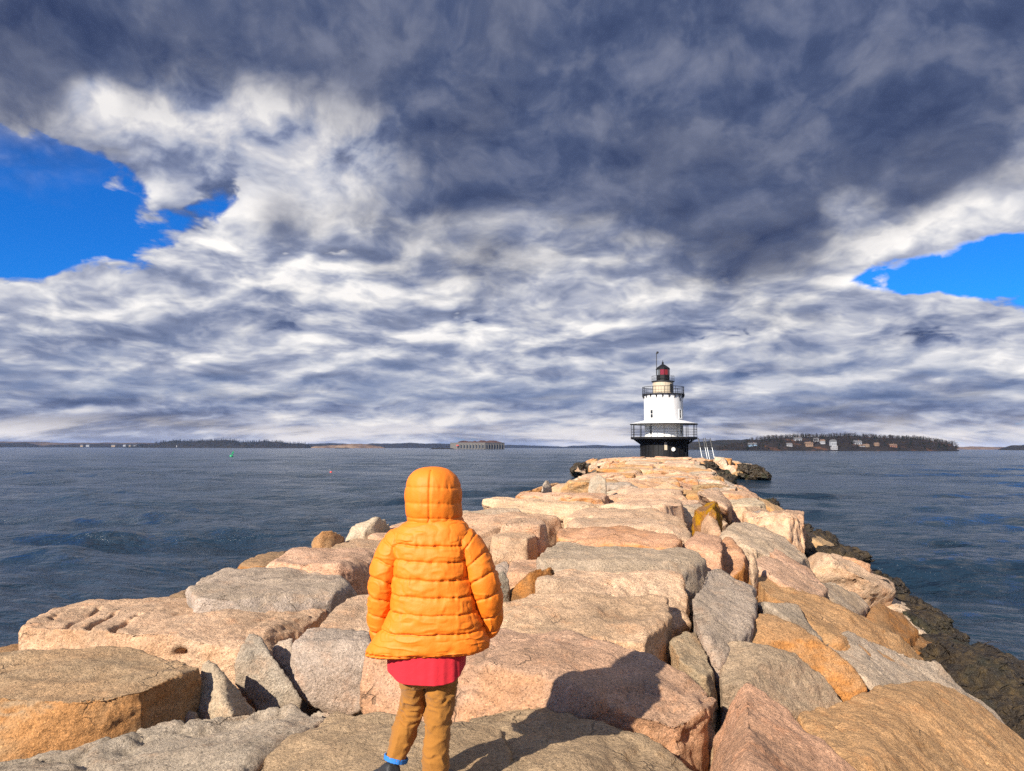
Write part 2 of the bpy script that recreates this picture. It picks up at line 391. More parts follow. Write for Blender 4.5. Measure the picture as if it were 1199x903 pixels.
PENDING = []                               # rocks waiting for one shared evaluation of their remesh
def queue_rock(pts, voxel, cuts, seed, cdepth, smooth, info):
    bm = hull_bm(pts, cuts, seed, cdepth, info.get('chips', 7 if info.get('size', 1) > .75 else 1) if isinstance(info, dict) and smooth < 3 else (info.get('chips', 1) if isinstance(info, dict) else 6), .035 if voxel < .045 else .07)
    me = bpy.data.meshes.new('tmp'); bm.to_mesh(me); bm.free()
    o = bpy.data.objects.new('tmp', me); COL.objects.link(o)
    md = o.modifiers.new('r', 'REMESH'); md.mode = 'VOXEL'; md.voxel_size = voxel
    sm = o.modifiers.new('s', 'SMOOTH'); sm.iterations = 0 if smooth < 3 else smooth - 2; sm.factor = .5
    PENDING.append((o, voxel, seed, info))
def flush_rocks():
    bpy.context.view_layer.update()
    dg = bpy.context.evaluated_depsgraph_get(); out = []
    for o, voxel, seed, info in PENDING:
        me = bpy.data.meshes.new_from_object(o.evaluated_get(dg))
        n = len(me.vertices); co = np.empty(n * 3); me.vertices.foreach_get('co', co); co = co.reshape(-1, 3)
        no = np.empty(n * 3); me.vertex_normals.foreach_get('vector', no); no = no.reshape(-1, 3)
        out.append((me, co, no, voxel, seed, info))
    for o, *_ in PENDING:
        me = o.data; bpy.data.objects.remove(o); bpy.data.meshes.remove(me)
    PENDING.clear()
    return out
def facet(P, seed):
    P = np.asarray(P); i = np.floor(P).astype(np.int64); f = P - i
    def h(x, y, z):
        n = x * 374761393 + y * 668265263 + z * 1440662683 + seed * 974634721
        n = (n ^ (n >> 13)) & 0x7fffffff; n = (n * 1274126177) & 0x7fffffff; n = n ^ (n >> 16); n = (n * 668265263) & 0x7fffffff
        return ((n >> 7) & 0xffff) / 32767.5 - 1.0
    # tetrahedral interpolation: flat facets that meet in sharp creases
    o = np.argsort(-f, axis=1); fs = np.take_along_axis(f, o, 1)
    c = i.copy(); v0 = h(c[:, 0], c[:, 1], c[:, 2]); r_ = v0 * (1 - fs[:, 0]); idx = np.arange(len(P))
    for k in range(3):
        c = c.copy(); c[idx, o[:, k]] += 1
        r_ = r_ + h(c[:, 0], c[:, 1], c[:, 2]) * (fs[:, k] - (fs[:, k + 1] if k < 2 else 0))
    return r_
def rot3(seed):
    q = np.random.RandomState(seed % 100000).randn(3, 3); return np.linalg.qr(q)[0]
def roughen(co, no, seed, s=1.0, voxel=.03, a1=.045, a2=.022, a3=.006, dome=0, carve=()):
    off = np.array([seed * 3.17 % 50, seed * 7.7 % 50, seed * 1.3 % 50])
    P = co / s + off
    d = .6 * a1 * s * fbm(P * 1.1, 2, seed) 
    cr = 1 - np.abs(vnoise(P * 2.6 + .35 * fbm(P * 5, 2, seed + 9)[:, None], seed + 4))
    d = d - a2 * s * np.clip(cr - .88, 0, 1) / .12 * (vnoise(P * .9, seed + 5) > -.25)
    # spalled steps
    st = fbm(P * 1.7, 2, seed + 11)
    d = d + .6 * a2 * s * (np.floor(st * 3) / 3)
    d = d + a3 * s * fbm(P * 9, 3, seed + 2)
    RM = rot3(seed); d = d + .042 * s * facet(P @ RM * 2.1, seed + 21) + .020 * s * facet(P @ RM.T * 5.3, seed + 22) + .006 * facet(P @ RM * 13.0, seed + 23)
    if voxel < .03: d = d + .0035 * fbm(P * 26, 2, seed + 3)
    co = co + no * d[:, None]
    for (p0, p1, wd, dp) in carve:
        p0 = np.array(p0); p1 = np.array(p1); e = p1 - p0
        view = (p0 + p1) / 2 - np.array([0, 0, HC]); view /= np.linalg.norm(view)      # crack plane runs into the face
        t = np.clip(((co - p0) @ e) / (e @ e + 1e-9), 0, 1)
        q = co - (p0 + t[:, None] * e); al = q @ view
        q = q - np.clip(al, -.25, .25)[:, None] * view
        dist = np.linalg.norm(q, axis=1) + .35 * wd * vnoise(co * 14, 77)
        co = co - no * (dp * np.exp(-np.clip(dist / wd, 0, 9) ** 2))[:, None]
    return co

ROCK_N = [0]
ROCKS = []
def rock(label, tint, top, drop=.6, flare=.12, low=(), rust=.25, weath=.25, lichen=0, cuts=3, cd=.10, smooth=1, voxel=None, carve=(),
         a=(.026, .014, .006), name='granite_block', cat='granite block', group='granite blocks of the breakwater', seed=None, vary=.08, chips=None):
    ROCK_N[0] += 1; seed = seed or ROCK_N[0] * 13 + 5
    T = [U(*p) for p in top]
    c = sum(T, Vector()) / len(T)
    pts = list(T)
    for p in T:
        d = (p - c); d.z = 0
        q = c + d * 1.0; q = Vector((p.x, p.y, p.z - drop)) + (d.normalized() * flare * drop if d.length > 1e-4 else Vector())
        pts.append(q)
    L = [U(*p) for p in low]; pts += L
    for p in L: pts.append(p - Vector((0, 0, drop * .6)))
    dist = min(math.hypot(p.x, p.y) for p in T)
    vx = voxel or max(.018, min(.04, dist * .0036))
    size = max((p - c).length for p in T)
    queue_rock(pts, vx, cuts, seed, cd * min(1, size), smooth, dict(label=label, tint=tint, rust=rust, weath=weath, lichen=lichen, carve=[(U(*a_), U(*b_), w_, d_) for a_, b_, w_, d_ in carve],
               a=a, name=name, cat=cat, group=group, size=size, vary=vary, **({} if chips is None else dict(chips=chips))))
def finish_rocks():
    for me, co, no, voxel, seed, I in flush_rocks():
        s = min(1.0, max(.35, I['size']))
        co = roughen(co, no, seed, s, voxel, *I['a'], carve=I['carve'])
        org = np.array([co[:, 0].mean(), co[:, 1].mean(), co[:, 2].min()])
        me.vertices.foreach_set('co', (co - org).ravel()); me.update()
        o = mesh_obj(I['name'], me, GRANITE); o.location = org
        paint(o, I['tint'], I['rust'], I['weath'], I['lichen'], seed, I['vary'])
        tag(o, I['label'], I['cat'], I['group']); ROCKS.append(o)
def paint(o, tint, rust, weath, lichen, seed, vary=.08):
    r = random.Random(seed); t = TINT[tint]; k = 1 + r.uniform(-vary, vary)
    o.color = (t[0] * k * (1 + r.uniform(-.03, .03)), t[1] * k, t[2] * k * (1 + r.uniform(-.04, .04)), 1)
    o['rust'] = float(rust); o['weathering'] = float(weath); o['lichen'] = float(lichen)

# ---- the blocks nearest the camera, one by one: (pixel x, pixel y, height) of the top outline, low = foot of the front face
rock('broad tan block with a rounded top that the child walks on', 'tan',
     [(270,910,-.06),(330,873,-.06),(400,829,-.03),(470,813,.0),(530,820,.0),(585,848,.0),(600,905,.0),(620,1200,-.02),(420,1250,-.02),(240,1050,-.08),(480,880,.035)], drop=.7, flare=.1, weath=.75, rust=.12, cuts=1, cd=.05, smooth=3)
rock('rounded tan-brown block crossed by the shadow of the child\'s legs', 'tan',
     [(545,838,-.02),(570,829,-.01),(600,822,.0),(640,824,.0),(700,843,-.03),(760,864,-.07),(795,882,-.11),(826,906,-.16),(860,1000,-.2),(780,1300,-.1),(585,1300,-.03),(556,905,-.03),(670,890,.04)], drop=.7, flare=.05, weath=.8, rust=.15, cuts=0, smooth=3)
rock('wide pink slab across the path carrying the shadow of the child\'s jacket', 'pink',
     [(418,777,.13),(540,783,.13),(600,792,.12),(665,804,.09),(740,836,.0),(800,849,-.05),(843,818,-.05),(821,787,.02),(800,765,.08),(750,748,.13),(590,736,.14),(445,745,.14)], drop=.5, flare=.05, rust=.35, weath=.12, cuts=0, cd=.06, a=(.022, .018, .006),
     carve=[((800,815,-.03),(806,862,-.2),.03,.03),((828,800,-.02),(836,850,-.2),.03,.03)])
rock('cream slab with a shallow grey hollow, behind the pink slab', 'cream',
     [(587,704,.2),(623,711,.2),(700,722,.16),(758,736,.12),(786,722,.12),(779,699,.17),(700,696,.2),(624,697,.2)], low=[(588,738,.10),(640,744,.1),(755,753,.08)], drop=.5, flare=0, rust=.2, weath=.08, cuts=0, cd=.05, a=(.02, .016, .006),
     carve=[((715,716,.165),(765,717,.14),.07,.045)])
rock('cream slab with a bright front face, second step up beyond the shadowed pink slab', 'cream',
     [(629,681,.28),(700,683,.28),(783,688,.27),(809,690,.22),(800,674,.23),(780,667,.25),(650,668,.25)], low=[(627,699,.17),(700,702,.16),(782,704,.13),(812,700,.12)], drop=.5, flare=0, rust=.22, weath=.05, cuts=0, cd=.05, a=(.02, .02, .006))
rock('long grey weathered slab lying across the middle of the path', 'grey',
     [(627,651,.3),(700,655,.3),(790,655,.29),(824,656,.22),(822,649,.24),(795,641,.28),(705,632,.29),(650,634,.29)], low=[(640,668,.2),(720,672,.2),(800,672,.17),(826,667,.12)], drop=.5, rust=.05, weath=.5, cuts=2, cd=.06)
rock('flat orange-red slab lying across the path beyond the long grey slab', 'salmon',
     [(652,628,.33),(720,632,.33),(790,640,.31),(798,633,.3),(788,625,.32),(720,618,.33),(655,616,.33)], low=[(655,636,.27),(720,641,.26),(790,646,.24)], drop=.5, rust=.75, weath=.1, cuts=2, cd=.06)
rock('narrow cream block between the orange-red slab and the smooth cream slab', 'cream',
     [(664,615,.33),(806,617,.31),(806,609,.31),(670,607,.33)], drop=.5, rust=.1, weath=.2, cuts=2, cd=.05)
rock('smooth cream slab across the path left of the yellow lichened boulder', 'cream',
     [(658,604,.36),(730,606,.36),(806,606,.33),(800,596,.33),(690,594,.35),(672,597,.35)], drop=.5, rust=.15, weath=.2, cuts=2, cd=.06)
rock('low cream block left of the top of the yellow lichened boulder', 'cream',
     [(700,590,.36),(770,591,.36),(800,590,.33),(797,585,.33),(712,584,.35)], drop=.5, rust=.2, weath=.15, cuts=2)
rock('tall boulder stained with yellow lichen near the right edge of the path', 'brown',
     [(812,603,.3),(815,588,.55),(824,580,.68),(833,578,.70),(842,590,.5),(845,600,.35),(836,596,.5)], low=[(820,614,.22),(811,608,.25),(842,606,.2)], drop=.5, rust=.4, weath=0, lichen=.75, cuts=0, cd=.1, a=(.10, .06, .02), name='boulder', cat='boulder', group='loose boulders on the breakwater')
rock('pale pink pointed rock leaning in front of the yellow lichened boulder', 'pink',
     [(820,614,.24),(829,598,.46),(834,597,.44),(846,624,.18),(832,626,.16)], drop=.4, rust=.1, weath=.1, cuts=1, name='boulder', cat='boulder', group='loose boulders on the breakwater')
rock('upright light grey boulder standing alone in the middle of the far path', 'grey',
     [(689,571,.32),(691,559,.58),(697,556,.66),(704,556,.66),(710,561,.55),(711,572,.3)], drop=.4, rust=0, weath=.2, cuts=0, name='boulder', cat='boulder', group='loose boulders on the breakwater')
rock('small pointed grey boulder on the left edge of the far path', 'grey',
     [(634,571,.28),(637,563,.42),(641,560,.52),(646,569,.3)], drop=.5, rust=0, weath=.2, cuts=1, name='boulder', cat='boulder', group='loose boulders on the breakwater')
rock('rust-brown boulder with a shaded front, right of the child\'s sleeve', 'brown',
     [(598,690,.08),(612,676,.2),(622,667,.28),(645,664,.28),(652,671,.2),(634,686,.1)], low=[(590,700,-.05),(625,702,-.05)], drop=.4, rust=.9, weath=0, cuts=2, name='boulder', cat='boulder', group='loose boulders on the breakwater')
rock('rounded grey boulder touching the child\'s right elbow', 'grey',
     [(574,690,.1),(579,667,.28),(590,664,.28),(597,678,.18),(596,694,.05)], drop=.4, rust=0, weath=.2, cuts=2, smooth=4, name='boulder', cat='boulder', group='loose boulders on the breakwater')
rock('flat pink block behind the rust-brown boulder beside the child', 'pink',
     [(594,668,.15),(600,655,.17),(640,656,.17),(648,664,.14),(622,672,.14)], drop=.4, rust=.2, weath=.2)
rock('cream block with a vertical front face and dark right end, right of the hood', 'cream',
     [(576,628,.26),(588,621,.27),(620,621,.27),(628,627,.24),(618,630,.25)], low=[(577,654,.02),(616,655,.0)], drop=.3, rust=.1, weath=.15, cuts=2, cd=.05)
rock('pink block with a dark right end, stacked behind the cream block right of the hood', 'pink',
     [(585,612,.4),(600,606,.41),(634,607,.4),(640,613,.35),(632,615,.36)], low=[(588,630,.2),(634,632,.16)], drop=.4, rust=.1, weath=.2, cuts=2, cd=.05)
rock('broad pale pink slab right behind the hood, near the left edge of the path', 'pink',
     [(535,607,.24),(545,600,.25),(562,596,.26),(650,600,.26),(656,605,.24),(600,612,.23)], low=[(540,628,.06),(580,630,.05)], drop=.5, rust=.1, weath=.2)
rock('pink block low beside the child\'s right shoulder', 'pink',
     [(540,640,.12),(545,624,.18),(575,616,.22),(590,630,.16),(585,655,.08),(560,662,.05)], drop=.5, rust=.25, weath=.2)
rock('grey-pink slab beside the rounded boulder at the child\'s elbow', 'grey',
     [(556,668,.05),(566,655,.1),(590,652,.12),(600,662,.1),(585,690,.0),(562,692,.0)], drop=.5, rust=.1, weath=.3)
# ---- left of the child
rock('big tan-topped block with a cracked orange front at the left edge', 'tan',
     [(-90,800,.0),(0,815,.0),(92,820,.0),(158,812,.0),(233,783,.0),(166,765,.01),(74,766,.01),(0,774,.0),(-120,775,0)], low=[(-80,893,-.3),(0,893,-.3),(55,880,-.3),(147,860,-.3),(205,833,-.28)], drop=.5, flare=.05, rust=.6, weath=.6, cuts=0, cd=.05, a=(.02, .006, .006), voxel=.011)
rock('long pinkish block with a row of dark drill grooves along its top', 'cream',
     [(25,733,.0),(64,710,-.02),(121,700,.0),(220,704,.02),(300,706,.02),(386,704,.0),(384,714,-.02),(318,754,.0),(279,750,.03),(190,742,.04),(100,734,.03)], low=[(24,774,-.25),(110,785,-.25),(200,783,-.22),(300,782,-.22)], drop=.5, flare=.02, rust=.3, weath=.12, cuts=0, cd=.04, a=(.022, .006, .006), voxel=.012,
     carve=[((78,731,.02),(116,713,.01),.020,.06),((104,734,.02),(136,719,.01),.020,.06),((133,736,.02),(163,722,.02),.020,.06),((62,722,.0),(76,717,0),.02,.04),
            ((209,766,-.12),(210,767,-.13),.03,.12)])
rock('large grey block with a rounded rim on the left, behind the grooved block', 'grey',
     [(221,690,.14),(230,678,.16),(240,671,.17),(266,663,.16),(330,658,.15),(415,667,.1),(420,683,.06),(389,696,.1),(300,700,.15),(228,700,.14)], drop=.55, flare=.05, rust=.0, weath=.45, cuts=2, cd=.05)
rock('pink block with a dark right end, left of the child\'s shoulder', 'pink',
     [(312,656,.2),(330,647,.2),(350,641,.2),(438,641,.18),(452,650,.1),(415,668,.12),(395,662,.2)], low=[(425,690,-.1),(450,680,-.1)], drop=.6, rust=.2, weath=.25, cuts=2, cd=.05)
rock('low brown rock at the edge left of the pink block', 'brown', [(272,664,-.08),(300,650,-.05),(336,642,-.05),(340,655,-.05),(310,662,-.05)], drop=.6, rust=.5, weath=.5)
rock('rounded tan boulder on the left edge, beside the pale grey boulder', 'tan',
     [(366,637,.15),(367,628,.28),(374,621,.36),(388,620,.36),(403,628,.25),(406,637,.12)], drop=.4, rust=.5, weath=.2, cuts=2, smooth=4, name='boulder', cat='boulder', group='loose boulders on the breakwater')
rock('large pale grey boulder on the left edge above the tan boulder', 'pale',
     [(402,627,.2),(414,613,.35),(428,603,.48),(440,600,.50),(453,609,.36),(460,620,.2),(440,630,.15)], drop=.5, rust=.0, weath=.1, cuts=3, name='boulder', cat='boulder', group='loose boulders on the breakwater')
rock('flat pink slab in front of the pale grey boulder', 'pink', [(386,640,.16),(404,632,.18),(440,627,.2),(475,624,.2),(478,640,.15),(440,645,.14)], drop=.5, rust=.1, weath=.2)
rock('pink slab left of the hood with a small dark gap under it', 'pink', [(432,628,.2),(455,614,.24),(500,609,.25),(520,616,.24),(500,632,.2)], drop=.5, rust=.2, weath=.2)
rock('small dark rock at the water side of the grooved block', 'brown', [(184,704,-.25),(203,694,-.2),(221,688,-.18),(224,700,-.2),(205,708,-.25)], drop=.6, rust=.3, weath=.5, name='boulder', cat='boulder', group='loose boulders on the breakwater')
rock('small brown rock at the far left edge, by the water', 'brown', [(-30,768,-.2),(0,758,-.18),(26,751,-.18),(28,768,-.2),(0,782,-.25)], drop=.6, rust=.5, weath=.3, name='boulder', cat='boulder', group='loose boulders on the breakwater')
rock('pinkish-cream rounded rock left of the child\'s sleeve', 'cream',
     [(369,737,.02),(378,722,.06),(397,705,.1),(433,691,.12),(470,696,.12),(475,725,.05),(440,742,.0)], drop=.6, rust=.25, weath=.25, cuts=2, smooth=4)
rock('tilted grey rock with a pale face, left of the hem of the jacket', 'grey',
     [(343,754,-.0),(360,737,.04),(433,738,.04),(436,752,.02),(428,772,-.06)], low=[(345,778,-.1),(367,798,-.2),(400,818,-.33),(416,806,-.33)], drop=.3, rust=.1, weath=.1, cuts=1, cd=.05, name='boulder', cat='boulder', group='loose boulders on the breakwater')
rock('tall grey slab standing on edge between two pale wedges, left of the child', 'grey',
     [(290,739,.08),(300,742,.07),(313,752,.04),(282,756,.03)], low=[(356,822,-.32),(316,828,-.36),(276,780,-.1),(335,790,-.15)], drop=.2, rust=.1, weath=.1, cuts=0, cd=.04, name='boulder', cat='boulder', group='loose boulders on the breakwater')
rock('light grey pointed wedge between the big cracked block and the standing slab', 'pale',
     [(238,776,.0),(247,771,.02),(259,774,.0)], low=[(302,834,-.3),(254,845,-.35),(226,820,-.2),(270,835,-.22)], drop=.25, rust=.0, weath=.1, cuts=0, cd=.03, name='boulder', cat='boulder', group='loose boulders on the breakwater')
rock('small grey stone in the gap right of the big cracked block', 'grey', [(197,840,-.28),(210,829,-.22),(235,824,-.2),(243,838,-.26),(225,850,-.3)], drop=.3, rust=.0, weath=.1, name='boulder', cat='boulder', group='loose boulders on the breakwater')
rock('small grey stone wedged against the tan block under the child', 'grey', [(360,820,-.2),(371,807,-.12),(404,820,-.12),(390,838,-.2),(367,838,-.26)], drop=.3, rust=.0, weath=.1, name='boulder', cat='boulder', group='loose boulders on the breakwater')
rock('dark grey stone behind the standing slab, left of the tilted grey rock', 'grey', [(318,756,-.06),(330,747,-.02),(342,744,.0),(345,770,-.1),(338,788,-.2)], drop=.3, rust=.0, weath=.1, name='boulder', cat='boulder', group='loose boulders on the breakwater')
rock('long lumpy grey rock with a groove along it at the bottom left', 'grey',
     [(-20,896,-.16),(60,880,-.13),(128,862,-.12),(205,843,-.11),(305,826,-.1),(341,821,-.09),(384,840,-.1),(300,880,-.06),(230,940,-.08),(100,1060,-.14),(-80,1000,-.2)], drop=.5, flare=.1, rust=.15, weath=.2, cuts=1, cd=.05, smooth=3, a=(.06, .03, .012),
     carve=[((150,872,-.1),(240,852,-.1),.04,.03),((240,852,-.1),(330,834,-.09),.03,.05)])
# ---- right of the path
rock('pink pyramid-shaped block at the bottom right of the path', 'salmon',
     [(874,799,.1),(884,806,.08),(921,830,.0),(1004,906,-.2),(960,1100,-.15),(880,1300,.05),(826,960,-.1)], low=[(824,903,-.32),(836,860,-.2)], drop=.5, flare=.1, rust=.2, weath=.1, cuts=0, cd=.03, smooth=2, chips=1)
rock('huge sloping tan slab with pale scratches in the bottom right corner', 'orange',
     [(937,839,-.3),(993,822,-.4),(1025,806,-.4),(1060,799,-.5),(1095,797,-.58),(1150,824,-.86),(1199,862,-1.03),(1300,980,-1.2),(1200,1200,-.9),(1010,1000,-.35),(1004,905,-.28)], drop=.6, flare=.0, rust=.3, weath=.15, cuts=0, smooth=3,
     carve=[((1080,880,-.62),(1120,905,-.72),.03,.02),((1112,872,-.7),(1150,897,-.8),.03,.02),((1130,862,-.75),(1180,893,-.88),.03,.02),((1045,884,-.5),(1075,908,-.6),.03,.018)])
rock('grey sloping slab between the tan corner slab and the long orange-edged slab', 'grey',
     [(955,752,-.22),(990,737,-.22),(1039,755,-.42),(1095,776,-.62),(1147,818,-.92),(1199,874,-1.2),(1260,940,-1.3),(1180,880,-1.15),(1095,803,-.7),(1021,800,-.45)], drop=.5, flare=.02, rust=.1, weath=.35, cuts=0, smooth=3)
rock('long pink slab with an orange lower edge sloping towards the water on the right', 'orange',
     [(878,668,.06),(905,672,.02),(937,690,-.02),(976,707,-.15),(1004,722,-.25),(1060,750,-.5),(1109,785,-.78),(1152,822,-1.02),(1120,808,-.88),(1040,758,-.46),(958,742,-.15),(905,705,.0)], drop=.5, flare=.0, rust=.45, weath=.1, cuts=1, cd=.03)
rock('orange-tan elongated block with a sharp sunlit ridge, right of the grey boulder', 'orange',
     [(862,692,.1),(875,697,.09),(895,714,.05),(962,750,-.1),(1021,799,-.36),(990,822,-.46),(940,790,-.3),(872,747,-.06)], drop=.5, flare=.0, rust=.7, weath=.1, cuts=1, cd=.03)
rock('large grey boulder with a rounded corner behind the pink pyramid block', 'olive',
     [(841,750,-.03),(860,746,-.0),(881,748,-.0),(934,764,-.1),(969,791,-.25),(992,824,-.4),(955,835,-.4),(927,831,-.35),(876,802,-.18),(843,803,-.2),(890,775,-.08)], drop=.45, flare=.0, rust=.15, weath=.55, cuts=1, cd=.05, smooth=5, name='boulder', cat='boulder', group='loose boulders on the breakwater')
rock('tall grey slab leaning up at the right edge of the path', 'grey',
     [(832,659,.34),(860,664,.28),(881,673,.2),(884,700,.1),(878,736,.0),(862,752,-.05),(842,778,-.12),(824,745,.02),(810,720,.12),(812,703,.18)], drop=.5, flare=.0, rust=.08, weath=.3, cuts=2, cd=.05)
rock('grey block with a shaded end behind the orange-tan ridge block', 'grey',
     [(872,690,.12),(884,679,.12),(934,707,.0),(945,722,-.06),(960,748,-.17),(925,728,-.02)], drop=.5, flare=.0, rust=.1, weath=.4, cuts=2, cd=.05)
rock('small greenish-brown stone wedged at the right end of the shadowed pink slab', 'olive',
     [(783,750,-.0),(796,742,.02),(814,737,.02),(838,784,-.12),(827,793,-.12),(795,772,-.05)], drop=.4, flare=.0, rust=.3, weath=.2, cuts=2, cd=.05, name='boulder', cat='boulder', group='loose boulders on the breakwater')
rock('small tan stone in the gap left of the pink pyramid block', 'olive', [(822,868,-.25),(838,845,-.16),(850,850,-.16),(845,880,-.28)], drop=.3, rust=.2, weath=.3, name='boulder', cat='boulder', group='loose boulders on the breakwater')
rock('pink slab above the long pink slab on the right slope', 'pink', [(876,658,.16),(887,651,.2),(912,653,.15),(969,690,-.15),(958,702,-.16),(915,684,.0)], drop=.5, flare=.0, rust=.25, weath=.1, cuts=1)
rock('peach block near the seaweed on the right slope', 'pink', [(900,645,.16),(908,640,.15),(948,665,-.05),(968,688,-.16),(935,672,.0)], drop=.5, flare=.0, rust=.3, weath=.1, cuts=1)
rock('weathered grey-brown block low on the right slope, above the brown boulders', 'grey', [(950,675,-.32),(975,680,-.42),(1004,693,-.6),(1018,708,-.74),(1006,719,-.7),(975,707,-.5)], drop=.6, flare=.05, rust=.25, weath=.55, cuts=2)
rock('rusty brown boulder beside the seaweed on the right, the upper of two', 'brown', [(1008,722,-.8),(1028,703,-.68),(1056,716,-.88),(1075,736,-1.08),(1067,750,-1.12),(1040,740,-.95)], drop=.7, flare=.1, rust=.6, weath=.1, cuts=2, smooth=4, name='boulder', cat='boulder', group='loose boulders on the breakwater')
rock('rusty brown boulder beside the seaweed on the right, the lower of two', 'brown', [(1066,757,-1.2),(1076,742,-1.15),(1109,760,-1.38),(1117,775,-1.5),(1108,786,-1.52)], drop=.7, flare=.1, rust=.6, weath=.1, cuts=2, smooth=4, name='boulder', cat='boulder', group='loose boulders on the breakwater')
rock('tan stone among the seaweed at the right edge of the picture', 'tan', [(1128,797,-1.6),(1145,795,-1.6),(1163,806,-1.7),(1189,824,-1.85),(1178,836,-1.9),(1140,812,-1.75)], drop=.5, flare=.1, rust=.4, weath=.2, cuts=2, name='boulder', cat='boulder', group='loose boulders on the breakwater')
rock('rosy block with a flat sunlit face, left of the orange-stained block', 'salmon', [(796,642,.24),(806,631,.28),(816,622,.3),(842,629,.25),(846,646,.2),(831,657,.2)], low=[(830,662,.1),(800,652,.15)], drop=.5, rust=.2, weath=.1, cuts=1)
rock('orange-stained block at the top of the right slope', 'salmon', [(833,624,.26),(846,622,.26),(872,641,.14),(868,652,.1),(847,650,.16)], drop=.5, rust=.9, weath=.0, cuts=1)
rock('large pale cream slab on the right slope beside the seaweed', 'pale', [(838,620,.25),(860,610,.26),(895,611,.1),(948,651,-.15),(930,658,-.1),(885,642,.08)], drop=.55, flare=.0, rust=.1, weath=.35, cuts=2, cd=.06)
rock('thin cream splinter of rock standing on the right slope', 'cream', [(876,646,.34),(881,643,.36),(890,668,.14),(883,673,.12)], drop=.3, flare=.0, rust=.0, weath=.0, cuts=0, name='boulder', cat='boulder', group='loose boulders on the breakwater')
rock('cream block behind the yellow lichened boulder', 'cream', [(806,590,.42),(812,578,.46),(830,570,.44),(858,578,.25),(850,596,.22)], drop=.6, flare=.05, rust=.1, weath=.2)
finish_rocks()

# ---- prototypes for the repeating blocks further off
def proto_pts(r, kind):
    pts = []
    for sx, sy in ((-1, -1), (1, -1), (1, 1), (-1, 1)):
        for z in (0, 1):
            pts.append(Vector((sx * (.5 - r.uniform(0, .10) - (.05 if z else 0)), sy * (.5 - r.uniform(0, .10) - (.05 if z else 0)), z - r.uniform(0, .16) * z)))
    pts.append(Vector((r.uniform(-.2, .2), r.uniform(-.2, .2), 1.0)))
    return pts
PROTO = []
for k in range(14):
    r = random.Random(100 + k)
    pts = [Vector((p.x * 2.2, p.y * 1.4, p.z)) for p in proto_pts(r, 0)]
    queue_rock(pts, .045, 5, 300 + k, .26, 1, k)
for me, co, no, voxel, seed, k in flush_rocks():
    co = roughen(co, no, seed, 1.0, voxel, .035, .05, .016)
    co = co / np.array([2.2, 1.4, 1.0])
    me.vertices.foreach_set('co', co.ravel()); me.update(); me.materials.clear(); me.materials.append(GRANITE)
    me.polygons.foreach_set('use_smooth', [True] * len(me.polygons)); PROTO.append(me)
hand = [(o.location.x, o.location.y) for o in ROCKS]

def zone(t):
    for lim, nm in ((24, 'just beyond the yellow lichened boulder'), (42, 'in the middle stretch of the breakwater'), (70, 'far along the breakwater'), (200, 'close to the lighthouse')):
        if t < lim: return nm
WORDS = dict(tan='tan', pink='pale pink', cream='cream', orange='orange-tan', grey='grey', brown='brown', pale='pale grey', salmon='rosy', dark='dark', olive='olive-grey')
SPECS = []
r = random.Random(21)
TINTS = ['cream', 'pink', 'cream', 'pale', 'tan', 'grey', 'salmon', 'cream', 'orange', 'pink', 'pale']
def topz(t): return .30 - .20 * min(1, max(0, (t - 12) / 70))
def left_edge(t): return -4.3 - (max(0, t - 84) / 22) * 6.0
def right_edge(t): return 2.1 + (max(0, t - 88) / 18) * 5.0
t = 9.0
while t < 108:
    dt = 1.15 + t * .011 + r.uniform(-.1, .2)
    lat = left_edge(t) + r.uniform(-.4, .3); re = right_edge(t)
    while lat < re:
        wd = r.uniform(1.5, 3.0) * (1 + t * .006)
        if lat + wd > re + .7: wd = max(1.0, re + .3 - lat)
        c = lat + wd / 2
        start = 13.0 if c < -1.9 else (15.4 if c < .9 else 12.8)
        if t > start:
            SPECS.append((t + r.uniform(-.25, .25), c, topz(t) + r.uniform(-.13, .10) - (.12 if c < left_edge(t) + 1.2 else 0) - (.14 if c > re - 1.0 else 0), wd * r.uniform(.96, 1.08), dt * r.uniform(1.0, 1.2), r.uniform(.7, 1.0), 'path'))
        lat += wd
    # sloping sides: right flank down to the weed line, left flank
    for k, (l0, z0) in enumerate(((.45, -.30), (1.15, -1.05))):
        if (12.2, 10.5)[k] < t < (200, 13.5)[k]:
            SPECS.append((t + r.uniform(-.4, .4), re + l0 + r.uniform(-.2, .2), z0 + r.uniform(-.15, .12), r.uniform(1.3, 1.9), dt * r.uniform(1.0, 1.5), .9, 'right'))
    SPECS.append((t + r.uniform(-.4, .4), left_edge(t) - .75 + r.uniform(-.2, .2), -.35 + r.uniform(-.2, .15), r.uniform(1.3, 2.0), dt * r.uniform(1.1, 1.5), .9, 'left')) if t > 13 else None
    t += dt
# low fill between and under the near blocks, seen through the gaps
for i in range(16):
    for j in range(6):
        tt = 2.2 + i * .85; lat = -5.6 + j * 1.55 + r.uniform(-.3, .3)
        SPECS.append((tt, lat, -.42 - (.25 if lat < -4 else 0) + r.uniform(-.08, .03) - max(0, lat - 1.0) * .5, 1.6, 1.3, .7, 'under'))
for (tt, lat, z) in ((8.8, 2.2, -.9), (10.0, 2.6, -1.35), (11.2, 2.3, -.9), (9.6, 2.0, -.6), (11.4, 1.8, -.3), (7.6, 2.9, -1.5)):
    SPECS.append((tt, lat, z, 1.2, 1.6, .9, 'right'))
